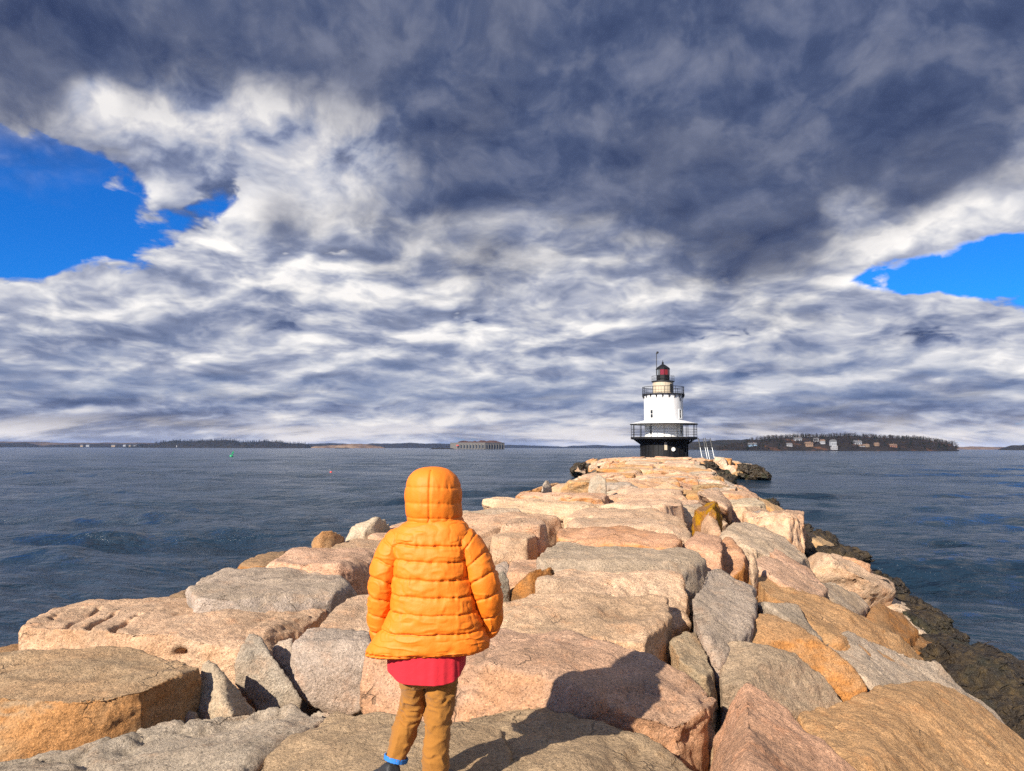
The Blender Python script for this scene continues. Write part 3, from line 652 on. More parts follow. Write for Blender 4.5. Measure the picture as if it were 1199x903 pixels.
# big heap round the foot of the lighthouse
for i in range(16):
    SPECS.append((r.uniform(97, 108), r.uniform(5.5, 10.5), 0, r.uniform(2.0, 3.2), r.uniform(1.8, 2.6), 1.3, 'mound'))
for i in range(9):
    SPECS.append((r.uniform(98, 108), r.uniform(-12.5, -9.0), 0, r.uniform(2.0, 3.0), r.uniform(1.8, 2.6), 1.3, 'mound'))
def place(spec, i):
    tt, lat, z, wx, dy, h, kind = spec
    rr = random.Random(900 + i)
    if kind == 'mound': z = .15 - abs(abs(lat) - 6.0) * (.22 if lat > 0 else .12) - max(0, 101 - tt) * .2 + rr.uniform(-.2, .2)
    o = bpy.data.objects.new('granite_block', rr.choice(PROTO)); COL.objects.link(o)
    p = W(tt, lat, z - h); o.location = p; o.scale = (wx * (1 if rr.random() < .5 else -1) if False else wx, dy, h)
    slope = {'right': R(30), 'left': R(-20), 'mound': R(8 if lat > 0 else -8)}.get(kind, 0)
    o.rotation_euler = (rr.uniform(-.07, .07), slope + rr.uniform(-.06, .06), -AX + rr.uniform(-.16, .16) + (math.pi if rr.random() < .5 and not slope else 0))
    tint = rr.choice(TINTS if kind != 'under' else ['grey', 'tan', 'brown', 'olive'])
    paint(o, tint, rr.choice((.1, .15, .25, .5, .8)), rr.uniform(.0, .22), 0, 900 + i, .12)
    side = {'path': 'across the path', 'right': 'on the right slope', 'left': 'on the left edge', 'under': 'deep between the near blocks', 'mound': 'in the heap right of the lighthouse' if lat > 0 else 'in the heap left of the lighthouse'}[kind]
    if kind == 'under': lb = '%s rock low in the gaps between the nearest blocks' % WORDS[tint]
    elif kind == 'mound': lb = '%s granite block %s' % (WORDS[tint], side)
    elif kind == 'right' and tt < 12.3: lb = '%s block on the right slope just above the seaweed, nearest the camera' % WORDS[tint]
    else: lb = '%s granite block lying %s, %s' % (WORDS[tint], side, zone(tt))
    tag(o, lb, 'granite block', 'granite blocks: ' + lb)
    return o
order = sorted(range(len(SPECS)), key=lambda i: SPECS[i][0])
FAR = []
for n, i in enumerate(order):
    o = place(SPECS[i], i)
    FAR.append(o)
print('rocks', len(ROCKS), 'procedural', len(FAR))
# ------------------------------------------------------------------ core of the breakwater, weed line
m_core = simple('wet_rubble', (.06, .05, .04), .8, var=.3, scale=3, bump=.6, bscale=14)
mb = MB(); prof = []
NS = 110; v = []; f = []
for i in range(NS + 1):
    t = -6 + i * 1.08
    le, re = left_edge(max(t, 0)), right_edge(max(t, 0))
    pr = [(le - 4.5, -3.4), (le - 2.6, -2.3), (le - .4, -.85), (le + .8, -.6), (re - .9, -.6), (re - .2, -.75), (re + .7, -1.3), (re + 1.9, -2.3), (re + 3.1, -3.3)]
    v += [W(t, a + .12 * math.sin(i * 1.7 + j), z + .06 * math.sin(i * 2.3 + j * 1.1)) for j, (a, z) in enumerate(pr)]
for i in range(NS):
    for j in range(8):
        a = i * 9 + j; f.append((a, a + 9, a + 10, a + 1))
mb.add(v, f)
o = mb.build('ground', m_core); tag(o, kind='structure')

def weed_material():
    m, nt, b = material('seaweed'); g = nt.new('ShaderNodeNewGeometry').outputs['Position']
    info = nt.new('ShaderNodeObjectInfo')
    n = nt.noise(g, 7, 6, .7); n2 = nt.noise(nt.vmath('MULTIPLY', g, (1, 1, .35)), 38, 4, .7)
    c = nt.ramp(n, [(.3, (.006, .004, .002)), (.48, (.022, .013, .005)), (.62, (.055, .034, .010)), (.78, (.085, .045, .016))])
    c = nt.mix(nt.math('MULTIPLY', nt.step(nt.noise(g, 1.1, 3, .5), .52, .68), .55), c, (.012, .020, .004))
    nt.l.new(c, b.inputs['Base Color']); nt.l.new(nt.ramp(n2, [(.3, .35), (.7, .75)]), b.inputs['Roughness'])
    bp = nt.new('ShaderNodeBump'); bp.inputs['Strength'].default_value = 1; bp.inputs['Distance'].default_value = 1
    nt.l.new(nt.math('ADD', nt.math('MULTIPLY', n2, .03), nt.math('MULTIPLY', n, .06)), bp.inputs['Height']); nt.l.new(bp.outputs[0], b.inputs['Normal'])
    return m
WEED = weed_material()
for k in range(8):
    r = random.Random(500 + k)
    pts = [Vector((math.cos(a) * r.uniform(.75, 1.0), math.sin(a) * r.uniform(.55, .9), r.uniform(-.1, .55))) for a in [j * .7 + r.uniform(-.2, .2) for j in range(9)]]
    pts += [Vector((r.uniform(-.4, .4), r.uniform(-.4, .4), .75)), Vector((-.7, -.6, -.6)), Vector((.7, -.6, -.6)), Vector((.7, .6, -.6)), Vector((-.7, .6, -.6))]
    queue_rock(pts, .045, 2, 700 + k, .15, 5, k)
WPROTO = []
for me, co, no, voxel, seed, k in flush_rocks():
    off = seed * 1.7
    d = .13 * fbm(co * 2.4 + off, 3, seed) + .10 * np.abs(fbm(co * np.array([8, 8, 4]) + off, 3, seed + 1)) + .035 * vnoise(co * 19 + off, seed)
    co = co + no * d[:, None]
    me.vertices.foreach_set('co', co.ravel()); me.update()
    # weed fronds lying down the flanks of the stone, part of its skin
    rf_ = random.Random(seed + 40); V_ = [tuple(x) for x in co]; F_ = [tuple(p.vertices) for p in me.polygons]
    nn_ = np.empty(len(me.vertices) * 3); me.vertex_normals.foreach_get('vector', nn_); nn_ = nn_.reshape(-1, 3)
    for q in range(420):
        i_ = rf_.randrange(len(co)); p = Vector(co[i_]); nrm = Vector(nn_[i_])
        if nrm.z < -.1: continue
        dn = Vector((rf_.uniform(-.5, .5) + .4, rf_.uniform(-.6, .6), -.5)); dn = (dn - nrm * dn.dot(nrm)).normalized(); sd = nrm.cross(dn).normalized()
        L_ = rf_.uniform(.12, .34); wd = rf_.uniform(.008, .022); b0 = len(V_)
        for k2 in range(5):
            u = k2 / 4; c_ = p + dn * L_ * u + nrm * (.012 + .05 * math.sin(u * 2.6) * rf_.uniform(.3, 1) - .06 * u * u) + sd * .03 * math.sin(u * 4 + q)
            w2 = wd * (1 - .7 * u)
            V_.append(tuple(c_ - sd * w2)); V_.append(tuple(c_ + sd * w2))
        F_ += [(b0 + 2 * a, b0 + 2 * a + 1, b0 + 2 * a + 3, b0 + 2 * a + 2) for a in range(4)]
    me = bpy.data.meshes.new('weedy_boulder'); me.from_pydata(V_, [], F_); me.update()
    me.materials.clear(); me.materials.append(WEED)
    me.polygons.foreach_set('use_smooth', [True] * len(me.polygons)); WPROTO.append(me)
def weed_rock(t, lat, z, s, rr, lb):
    o = bpy.data.objects.new('weedy_boulder', rr.choice(WPROTO)); COL.objects.link(o)
    o.location = W(t, lat, z); o.scale = (s * rr.uniform(.8, 1.3), s * rr.uniform(.8, 1.3), s * rr.uniform(.55, .85))
    o.rotation_euler = (rr.uniform(-.15, .15), R(16) + rr.uniform(-.15, .15), rr.uniform(0, 6.28))
    tag(o, lb, 'weedy boulder', 'seaweed-covered boulders: ' + lb)
    return o
rr = random.Random(77)
t = 3.0
while t < 96:
    s = rr.uniform(.5, .75) * (1 + t * .009)
    nm = 'nearest the camera' if t < 12 else ('beside the yellow lichened boulder' if t < 28 else 'far along the breakwater')
    lb = 'dark seaweed-covered boulder at the waterline on the right, ' + nm
    re = right_edge(t) - 2.1
    for k, (l_, z_) in enumerate(((2.95, -1.0), (3.55, -1.5), (4.15, -2.0), (4.75, -2.42))):
        if k == 0 and t < 13: continue
        if k == 3 and rr.random() < .4: continue
        weed_rock(t + rr.uniform(-.4, .4), l_ + re + rr.uniform(-.2, .2) + (.15 if t < 13 else 0), z_ + rr.uniform(-.1, .12), s * rr.uniform(.85, 1.1), rr, lb)
    t += s * 1.4
for i in range(36):
    tt = rr.uniform(96, 106)
    weed_rock(tt, rr.uniform(8.6, 11.0), rr.uniform(-2.2, -1.2), rr.uniform(.9, 1.5), rr, 'dark seaweed-covered boulder at the foot of the heap right of the lighthouse')
for i in range(24):
    tt = rr.uniform(99, 106)
    weed_rock(tt, rr.uniform(-12.6, -10.2), rr.uniform(-2.3, -1.3), rr.uniform(.9, 1.4), rr, 'dark seaweed-covered boulder at the foot of the heap left of the lighthouse')

# ------------------------------------------------------------------ sea
def sea_material():
    m, nt, b = material('sea_water'); g = nt.new('ShaderNodeNewGeometry').outputs['Position']
    calm = nt.step(nt.noise(nt.vmath('MULTIPLY', g, (.010, .045, 0)), 1.0, 4, .55), .40, .60)
    nt.l.new(nt.mix(nt.noise(g, .06, 3), (.006, .017, .034), (.010, .027, .045)), b.inputs['Base Color'])
    b.inputs['Roughness'].default_value = .13; b.inputs['IOR'].default_value = 1.33
    wp = nt.vmath('ADD', g, nt.vmath('SCALE', nt.noise(g, .9, 2, .5, out='Color'), sc=.22))
    h = nt.math('MULTIPLY', nt.noise(nt.vmath('MULTIPLY', g, (.13, .22, 0)), 1.0, 9, .55), 2.3)
    h = nt.math('ADD', h, nt.math('MULTIPLY', nt.noise(nt.vmath('MULTIPLY', wp, (1.0, 1.7, 0)), 1.0, 5, .58), .72))
    bp = nt.new('ShaderNodeBump'); bp.inputs['Distance'].default_value = 1.0
    nt.l.new(nt.math('MULTIPLY_ADD', calm, .45, .55), bp.inputs['Strength']); nt.l.new(h, bp.inputs['Height']); nt.l.new(bp.outputs[0], b.inputs['Normal'])
    return m
def sea():
    th = np.concatenate([np.linspace(-52, 52, 760), np.linspace(52, 308, 90)[1:-1]]) * math.pi / 180
    rs = [2.0]
    while rs[-1] < 9000: rs.append(rs[-1] * 1.0095 + .01)
    rs = np.array(rs); nr, na = len(rs), len(th)
    Rg, Tg = np.meshgrid(rs, th, indexing='ij')
    X = Rg * np.sin(Tg); Y = Rg * np.cos(Tg); Z = np.zeros_like(X)
    sp = np.maximum(Rg * .0095, Rg * (104 / 760) * math.pi / 180)
    r_ = np.random.RandomState(3)
    for k in range(96):
        lam = .5 * (28 / .5) ** r_.rand(); amp = .0046 * lam * (1 if lam < 5 else (.75 if lam < 12 else .5))
        a = R(200) + r_.randn() * .55; ph = r_.rand() * 6.28
        kx, ky = math.sin(a) * 2 * math.pi / lam, math.cos(a) * 2 * math.pi / lam
        fade = np.clip((lam / sp - 3) / 3, 0, 1); q = kx * X + ky * Y + ph
        s_ = np.sin(q); Z += amp * fade * (s_ + .35 * np.cos(2 * q + .4))
    grp = .7 + .6 * fbm(np.stack([X.ravel() * .03, Y.ravel() * .05, 0 * X.ravel()], 1), 3, 5).reshape(X.shape)
    Z *= np.clip(grp, .25, 1.5)
    co = np.stack([X, Y, Z + SEA], -1).reshape(-1, 3)
    i, j = np.meshgrid(np.arange(nr - 1), np.arange(na), indexing='ij'); j2 = (j + 1) % na
    F_ = np.stack([i * na + j, i * na + j2, (i + 1) * na + j2, (i + 1) * na + j], -1).reshape(-1, 4)
    me = bpy.data.meshes.new('water'); me.vertices.add(len(co)); me.vertices.foreach_set('co', co.ravel())
    me.loops.add(F_.size); me.loops.foreach_set('vertex_index', F_.ravel().astype(np.int32))
    me.polygons.add(len(F_)); me.polygons.foreach_set('loop_start', np.arange(0, F_.size, 4, dtype=np.int32)); me.polygons.foreach_set('loop_total', np.full(len(F_), 4, dtype=np.int32))
    me.update(calc_edges=True); me.validate()
    o = mesh_obj('water', me, sea_material()); tag(o, kind='structure')
sea()
# ------------------------------------------------------------------ lighthouse
YL = 112.0
XL = V(777.6, 530, YL).x
def zy(Y): return V(777.6, 390 + Y / 5.018, YL).z          # height from a row of the enlarged photo
PXM = 5.018 * F / YL                                        # enlarged pixels per metre at the lighthouse
def rr_(w_): return w_ / 2 / PXM
def streaky(name, col, dirt, amount, rough=.55):
    m, nt, b = material(name); g = nt.new('ShaderNodeNewGeometry').outputs['Position']
    n = nt.noise(nt.vmath('MULTIPLY', g, (2.2, 2.2, .22)), 1.0, 6, .65); n2 = nt.noise(g, .7, 4, .6)
    f_ = nt.math('MULTIPLY', nt.math('MULTIPLY', nt.step(n, .48, .75), nt.step(n2, .3, .7)), amount)
    nt.l.new(nt.mix(f_, col, dirt), b.inputs['Base Color']); b.inputs['Roughness'].default_value = rough; b.inputs['Specular IOR Level'].default_value = .25
    return m
M_white = streaky('white_painted_iron', (.60, .60, .60), (.30, .25, .19), .7)
M_black = streaky('black_painted_iron', (.005, .005, .006), (.05, .028, .018), .45, .6)
M_rail = simple('black_railing_paint', (.014, .014, .016), .5)
M_beige = streaky('beige_painted_iron', (.45, .38, .28), (.24, .15, .09), .7)
M_win = simple('dark_window_glass', (.015, .017, .02), .15, var=.05, spec=.6)
M_frame = simple('white_trim_paint', (.72, .72, .70), .5, var=.04)
M_red, nt_, b_ = material('red_lantern_glass'); b_.inputs['Base Color'].default_value = (.17, .012, .016, 1); b_.inputs['Roughness'].default_value = .18
M_pane, nt_, b_ = material('clear_lantern_glass'); b_.inputs['Base Color'].default_value = (.9, .95, 1, 1); b_.inputs['Roughness'].default_value = .03
b_.inputs['Transmission Weight'].default_value = .9; b_.inputs['IOR'].default_value = 1.1
M_steel = simple('weathered_grey_steel', (.22, .23, .24), .45, .6)
M_plate = simple('pale_sign_plate', (.6, .58, .55), .5)

LH = empty('lighthouse', (XL, YL, -2.2))
tag(LH, 'round white lighthouse on a black base with a red lantern, ending the breakwater', 'lighthouse')
def L(mb, name, mat, parent=LH, smooth=False):
    o = mb.build(name, mat, parent, smooth)
    o.matrix_parent_inverse = Matrix.Identity(4)
    acc = Vector(LH.location); p = parent
    for v_ in o.data.vertices: v_.co = v_.co - acc
    if parent is not LH: pass
    o.data.update(); return o
# every part is meshed in world coordinates and shifted to the lighthouse base
c0 = (XL, YL, 0)
zb, zd0, zd1 = zy(728), zy(628), zy(612)
mb = MB(); mb.lathe([(rr_(272), -3.6), (rr_(272), zb), (rr_(268), zy(660)), (rr_(272), zy(645)), (rr_(300), zy(630)), (rr_(330), zd0)], 56, c0)
caisson = L(mb, 'caisson', M_black, smooth=False)
mb = MB()
for k in range(28):                                        # iron plate seams
    a = k * 2 * math.pi / 28
    mb.box((XL + math.cos(a) * rr_(273), YL + math.sin(a) * rr_(273), (zb - 3.4 + zy(662)) / 2 + 1.0), (.09, .06, zy(662) - zb + 2.0), rz=a)
L(mb, 'plate_seam', M_black, caisson)
mb = MB(); mb.box((XL - .48 * 1, YL - rr_(273), zy(665)), (.42, .06, 1.15)); L(mb, 'sign_plate', M_beige, caisson)
mb = MB(); mb.lathe([(.28, 0), (.3, .05)], 20, (0, 0, 0))
mb.v = [(XL + .62 + x, YL - rr_(275) - z, zy(683) + y) for x, y, z in mb.v]; L(mb, 'round_plate', M_plate, caisson)  # pale round plate, a white spot on the caisson
# main gallery
Rg = rr_(384)
mb = MB(); mb.lathe([(Rg - .35, zd0 + .02), (Rg, zd0 + .1), (Rg, zd1), (rr_(190), zd1)], 56, c0); gd = L(mb, 'gallery_deck', M_black)
mb = MB(); mb.lathe([(Rg - .25, zd1 + .004), (Rg - .25, zd1 + .03), (rr_(200), zd1 + .03)], 56, c0, cap=False); L(mb, 'deck_bounce_floor', simple('pale_grey_bounce_paint', (.55, .55, .53), .8), gd)  # pale floor added over the black deck to bounce light onto the lower wall
mb = MB()
for k in range(18):
    a = k * 2 * math.pi / 18 + .1
    d = Vector((math.cos(a), math.sin(a), 0)); e = Vector(c0)
    mb.tube([e + d * (rr_(268)) + Vector((0, 0, zy(655))), e + d * (Rg - .5) + Vector((0, 0, zd0 + .02))], .07, 6)
L(mb, 'bracket', M_black, caisson)
zr0, zr1 = zy(537), zy(515)
for k in range(16):
    a = (k + .5) * 2 * math.pi / 16
    mb = MB(); mb.tube([(XL + math.cos(a) * (Rg - .1), YL + math.sin(a) * (Rg - .1), zd1 - .01), (XL + math.cos(a) * (Rg - .1), YL + math.sin(a) * (Rg - .1), zr0 + .02)], .05, 6)
    L(mb, 'gallery_post', M_rail)
mb = MB()
for q in (.33, .62, .92): mb.ring_tube(Rg - .1, zd1 + q * 1.25, .022, 56, 5, c0)
L(mb, 'gallery_railing', M_rail)
Rt = rr_(226)
mb = MB(); mb.lathe([(Rt - .05, zr1 + .04), (Rg + .05, zr0 + .10), (Rg + .05, zr0), (Rt - .05, zr0 + .03)], 56, c0, cap=False); mb.f.append(tuple()) if False else None
roof = L(mb, 'gallery_roof', M_white)
mb = MB(); mb.ring_tube(Rg + .05, zr0 + .0, .07, 56, 6, c0); L(mb, 'gutter', M_rail, roof)
mb = MB(); mb.lathe([(rr_(220), zd1 - .01), (rr_(220), zr0 + .05)], 56, c0, cap=False); low_wall = L(mb, 'lower_wall', M_white, smooth=True)
def wall_box(name, mat, parent, ang, r0, zc, wd, ht, th=.10, frame=True):
    a = ang; d = Vector((math.sin(a), -math.cos(a), 0))
    mb = MB(); mb.box(Vector((XL, YL, zc)) + d * r0, (wd, th, ht), rz=a); o = L(mb, name, mat, parent)
    if frame:
        mb = MB(); s_ = Vector((math.cos(a), math.sin(a), 0)); b0 = Vector((XL, YL, zc)) + d * (r0 + .01)
        for q in (-1, 1): mb.box(b0 + s_ * q * (wd / 2 + .06), (.12, th + .06, ht + .24), rz=a)
        for q in (-1, 1): mb.box(b0 + Vector((0, 0, q * (ht / 2 + .06))), (wd - .005, th + .05, .12), rz=a)
        mb.box(b0, (wd - .01, th + .02, .05), rz=a)
        L(mb, 'window_frame', M_frame, o)
    return o
wz = (zy(540) + zy(592)) / 2 - .1
for X in (403, 573): wall_box('window', M_win, low_wall, math.asin((X - 490) / PXM / rr_(220)), rr_(219), wz, .5, 1.2)
wall_box('door', M_rail, low_wall, math.asin((596 - 490) / PXM / rr_(220) * .99), rr_(219), (zd1 + zr0) / 2 - .12, .5, 1.6, frame=False)
zt1 = zy(366)
mb = MB(); mb.lathe([(Rt, zr1 - .02), (rr_(226), zt1)], 56, c0, cap=False)
tower = L(mb, 'tower_wall', M_white, smooth=True)
for X in (407, 568): wall_box('window', M_win, tower, math.asin((X - 490) / PXM / Rt), Rt - .01, (zy(455) + zy(503)) / 2, .46, 1.2)
wall_box('porthole', M_win, tower, math.asin((570 - 490) / PXM / Rt), Rt - .01, zy(395), .25, .35, frame=False)
# watch gallery
Rw = rr_(246)
mb = MB(); mb.lathe([(Rt - .3, zt1 - .05), (Rw, zt1 + .02), (Rw, zt1 + .16), (rr_(100), zt1 + .16)], 56, c0); L(mb, 'watch_deck', M_rail)
for k in range(20):
    a = (k + .25) * 2 * math.pi / 20; d = Vector((math.cos(a), math.sin(a), 0)); e = Vector(c0)
    mb = MB(); mb.tube([e + d * (Rt - .02) + Vector((0, 0, zt1 - .55)), e + d * (Rt + .12) + Vector((0, 0, zt1 - .25)), e + d * (Rw - .08) + Vector((0, 0, zt1 - .02))], [.05, .09, .10], 6)
    L(mb, 'deck_bracket', M_rail)
zw = zy(320); zdk = zt1 + .16
mb = MB()
for k in range(44):
    a = k * 2 * math.pi / 44; x, y = XL + math.cos(a) * (Rw - .08), YL + math.sin(a) * (Rw - .08)
    mb.tube([(x, y, zdk - .01), (x, y, zw)], (.014 if k % 4 else .045), 5)
mb.ring_tube(Rw - .08, zw, .045, 56, 6, c0); mb.ring_tube(Rw - .08, zdk + .14, .03, 56, 5, c0); mb.ring_tube(Rw - .08, (zw + zdk) / 2, .02, 56, 5, c0)
L(mb, 'watch_railing', M_rail)
Rq = rr_(120); zl0 = zy(288)
mb = MB(); mb.lathe([(Rq, zdk - .01), (Rq, zl0 - .02)], 40, c0); wr = L(mb, 'watch_room', M_beige)
wall_box('door', M_rail, wr, R(40), Rq - .02, (zdk + zl0) / 2 - .08, .62, 1.25, frame=False)
mb = MB()
for k in range(12):
    a = k * 2 * math.pi / 12; mb.box((XL + math.cos(a) * Rq, YL + math.sin(a) * Rq, (zdk + zl0) / 2), (.06, .05, zl0 - zdk - .06), rz=a)
L(mb, 'wall_seam', M_beige, wr)
mb = MB(); mb.lathe([(rr_(118), zl0 - .03), (rr_(134), zl0), (rr_(134), zl0 + .12), (.4, zl0 + .12)], 40, c0); L(mb, 'lantern_deck', M_rail)
mb = MB(); zlr = zy(254)
for k in range(10):
    a = k * 2 * math.pi / 10 + .3; x, y = XL + math.cos(a) * rr_(130), YL + math.sin(a) * rr_(130); mb.tube([(x, y, zl0 + .1), (x, y, zlr)], .022, 5)
for q in (zlr, (zlr + zl0) / 2): mb.ring_tube(rr_(130), q, .022, 40, 5, c0)
L(mb, 'lantern_railing', M_rail)
zg0, zg1 = zy(248), zy(214); Rl = rr_(77)
mb = MB(); mb.lathe([(Rl, zl0 + .11), (Rl, zg0)], 10, c0, a0=.3); lantern = L(mb, 'lantern', M_black)
for k in range(10):
    a0_, a1_ = .3 + k * 2 * math.pi / 10, .3 + (k + 1) * 2 * math.pi / 10
    am = (a0_ + a1_) / 2; red = math.cos(am) > -.55
    r_ = Rl * .985 * math.cos(math.pi / 10)
    mb = MB(); mb.box((XL + math.cos(am) * r_, YL + math.sin(am) * r_, (zg0 + zg1) / 2), (.03, Rl * .58, zg1 - zg0), rz=am)
    o = L(mb, 'pane', M_red if red else M_pane, lantern)
mb = MB()
for k in range(10):
    a = .3 + k * 2 * math.pi / 10; mb.tube([(XL + math.cos(a) * Rl, YL + math.sin(a) * Rl, zg0 - .02), (XL + math.cos(a) * Rl, YL + math.sin(a) * Rl, zg1 + .02)], .03, 5)
L(mb, 'mullion', M_rail, lantern)
mb = MB(); mb.lathe([(.16, zg0 - .03), (.2, zg0 + .15), (.2, zg0 + .55), (.1, zg0 + .7)], 14, c0); L(mb, 'beacon', M_pane, lantern)
mb = MB(); mb.lathe([(rr_(84), zg1 - .02), (rr_(84), zg1 + .08), (rr_(70), zy(203)), (rr_(40), zy(192)), (rr_(18), zy(185)), (.06, zy(183))], 10, c0, a0=.3); rf = L(mb, 'lantern_roof', M_black)
mb = MB(); mb.lathe([(.10, zy(185)), (.15, zy(180)), (.17, zy(176)), (.12, zy(171)), (.05, zy(168)), (.03, zy(160))], 12, c0); L(mb, 'finial', M_black, rf)
xp = XL + (452 - 490) / PXM
mb = MB(); mb.tube([(xp, YL - .2, zl0 + .1), (xp, YL - .2, zy(122))], .055, 6); pole = L(mb, 'lamp_pole', M_rail)
mb = MB(); mb.tube([(xp, YL - .2, zy(124)), (xp + .12, YL - .2, zy(116)), (xp + .3, YL - .2, zy(114))], [.1, .17, .15], 8); L(mb, 'lamp_head', M_rail, pole)

# two steel ladders leaning at the right of the tower
def ladder(X0, X1, lb, dy):
    top = V(680 + X0 / 5.018, 390 + 622 / 5.018, YL - 5 + dy); bot = V(680 + X1 / 5.018, 390 + 732 / 5.018, YL - 6 + dy)
    bot = bot + (bot - top) * .10
    root = empty('ladder', bot); tag(root, lb, 'ladder', 'steel ladders by the lighthouse')
    hw = .36; dirn = (bot - top).normalized(); side = Vector((1, 0, 0))
    for s_ in (-1, 1):
        md_ = top.lerp(bot, .42)
        m2 = MB(); m2.tube([md_ + side * hw * s_ - bot, Vector((0, 0, 0)) + side * hw * s_], .06, 6); m2.build('stile', M_steel, root)
        m2 = MB(); m2.tube([top + side * hw * s_ - bot, md_ + side * hw * s_ - bot], .075, 6); m2.build('upper_stile', M_rail, root)
    n = 9
    for k in range(n):
        q = top.lerp(bot, (k + .5) / n) - bot
        m2 = MB(); m2.box(q, (hw * 2 - .14, .16, .10)); m2.build('rung', M_steel if k > 4 else M_rail, root)
    m2 = MB()
    for s_ in (-1, 1): m2.tube([top + side * hw * s_ - bot + Vector((0, .02, -.05)), top + side * hw * s_ - bot + Vector((.05, .02, .35)) * .4], .05, 6)
    m2.build('hand_hold', M_rail, root)
ladder(706, 728, 'steel ladder right of the lighthouse, the one nearer the tower', 0)
ladder(746, 770, 'steel ladder right of the lighthouse, the one further from the tower', .3)
# ------------------------------------------------------------------ far shores
def land_material(name, cols, scale, bump=0):
    m, nt, b = material(name); g = nt.new('ShaderNodeNewGeometry').outputs['Position']
    n = nt.noise(nt.vmath('MULTIPLY', g, (1, 1, 2.5)), scale, 6, .65)
    nt.l.new(nt.ramp(n, cols), b.inputs['Base Color']); b.inputs['Roughness'].default_value = .95; b.inputs['Specular IOR Level'].default_value = .1
    return m
M_wood = land_material('dark_woodland', [(.3, (.010, .011, .009)), (.5, (.020, .018, .014)), (.7, (.034, .027, .019))], .03)
M_field = land_material('dry_fields', [(.3, (.03, .024, .018)), (.5, (.08, .055, .036)), (.7, (.15, .105, .07))], .012)
M_shore = land_material('sandy_bluff', [(.3, (.05, .035, .025)), (.5, (.13, .085, .055)), (.7, (.24, .17, .11))], .02)
M_head = land_material('brown_hillside', [(.30, (.010, .009, .008)), (.56, (.022, .017, .013)), (.66, (.09, .042, .02)), (.8, (.13, .08, .045))], .022)
def land(name, prof, dist, thick, mat, rough=1.5, rscale=.02, base_py=None, n=220, power=.8):
    xs = [p[0] for p in prof]; Yc = dist + thick * .45
    nv = 22; v = []; f = []
    px = np.linspace(xs[0], xs[-1], n); top = np.interp(px, xs, [p[1] for p in prof])
    H = np.array([V(a, b, Yc).z for a, b in zip(px, top)])
    X0 = np.array([(V(a, 520, Yc).x / Yc) for a in px])
    P = []
    for j in range(nv):
        q = j / (nv - 1); Yj = dist + thick * q
        s_ = math.sin(min(1, q / .45) * math.pi / 2) ** power if q < .45 else math.cos((q - .45) / .55 * math.pi / 2)
        for i in range(n):
            P.append((X0[i] * Yj, Yj, SEA - 1.0 + (max(H[i], SEA - .5) - SEA + 1.0) * s_))
    P = np.array(P); nz = fbm(P * np.array([rscale, rscale, 0]), 4, 3); w_ = np.clip((P[:, 2] - SEA) / 4, 0, 1)
    P[:, 2] += nz * rough * w_; P[:, 1] += 12 * vnoise(P * np.array([.01, .0, 0]) + 4, 8) * (P[:, 1] < dist + thick * .1)
    for j in range(nv - 1):
        for i in range(n - 1):
            a = j * n + i; f.append((a, a + 1, a + n + 1, a + n))
    me = bpy.data.meshes.new(name); me.from_pydata(P.tolist(), [], f); me.update()
    o = mesh_obj(name, me, mat); tag(o, kind='structure'); return o, P.reshape(nv, n, 3)
land('hill', [(-260, 518.5), (-100, 517), (0, 517), (60, 518), (120, 518.5), (185, 519), (230, 522)], 4200, 900, M_field, 4, .006)
land('hill', [(-260, 520), (-60, 518.5), (30, 519), (45, 521.5), (75, 521), (110, 520), (170, 520), (190, 522), (200, 524)], 3700, 300, M_wood, 4, .02)
_, P1 = land('hill', [(150, 523.5), (176, 521.5), (188, 518), (205, 516.5), (230, 517), (262, 515.5), (275, 516), (281, 518.5), (305, 517), (330, 518), (352, 520), (359, 521), (364, 524)], 3000, 350, M_wood, 3, .02)
land('hill', [(340, 521), (372, 519.5), (430, 520), (480, 519), (500, 520), (530, 520), (560, 522)], 4600, 500, M_wood, 4, .012)
land('hill', [(362, 525), (368, 522.5), (390, 521.5), (410, 520), (430, 520), (446, 523), (452, 525)], 3300, 160, M_shore, 2, .03)
land('hill', [(560, 523.5), (596, 521), (625, 522), (660, 523.5), (672, 522), (700, 521), (718, 522.5), (760, 521), (800, 522), (850, 522)], 6200, 700, M_wood, 3, .008)
land('hill', [(800, 519), (830, 516), (852, 515.5), (875, 515.5), (910, 517), (940, 521)], 1750, 300, M_wood, 2.5, .03)
_, PH = land('hill', [(838, 527), (850, 524.5), (868, 521), (884, 515.5), (900, 513), (925, 512), (950, 511.5), (990, 511), (1020, 512), (1050, 513), (1080, 514.5), (1100, 517), (1114, 520), (1120, 525)], 1230, 260, M_head, 1.2, .03, n=260, power=.9)
land('hill', [(1105, 523), (1130, 523.3), (1150, 523.3), (1175, 524), (1200, 524), (1240, 526)], 3600, 300, M_shore, 2, .02)
land('hill', [(1168, 526.5), (1174, 524.2), (1184, 522.3), (1200, 521.3), (1260, 519), (1330, 520)], 2200, 250, M_wood, 2, .03)

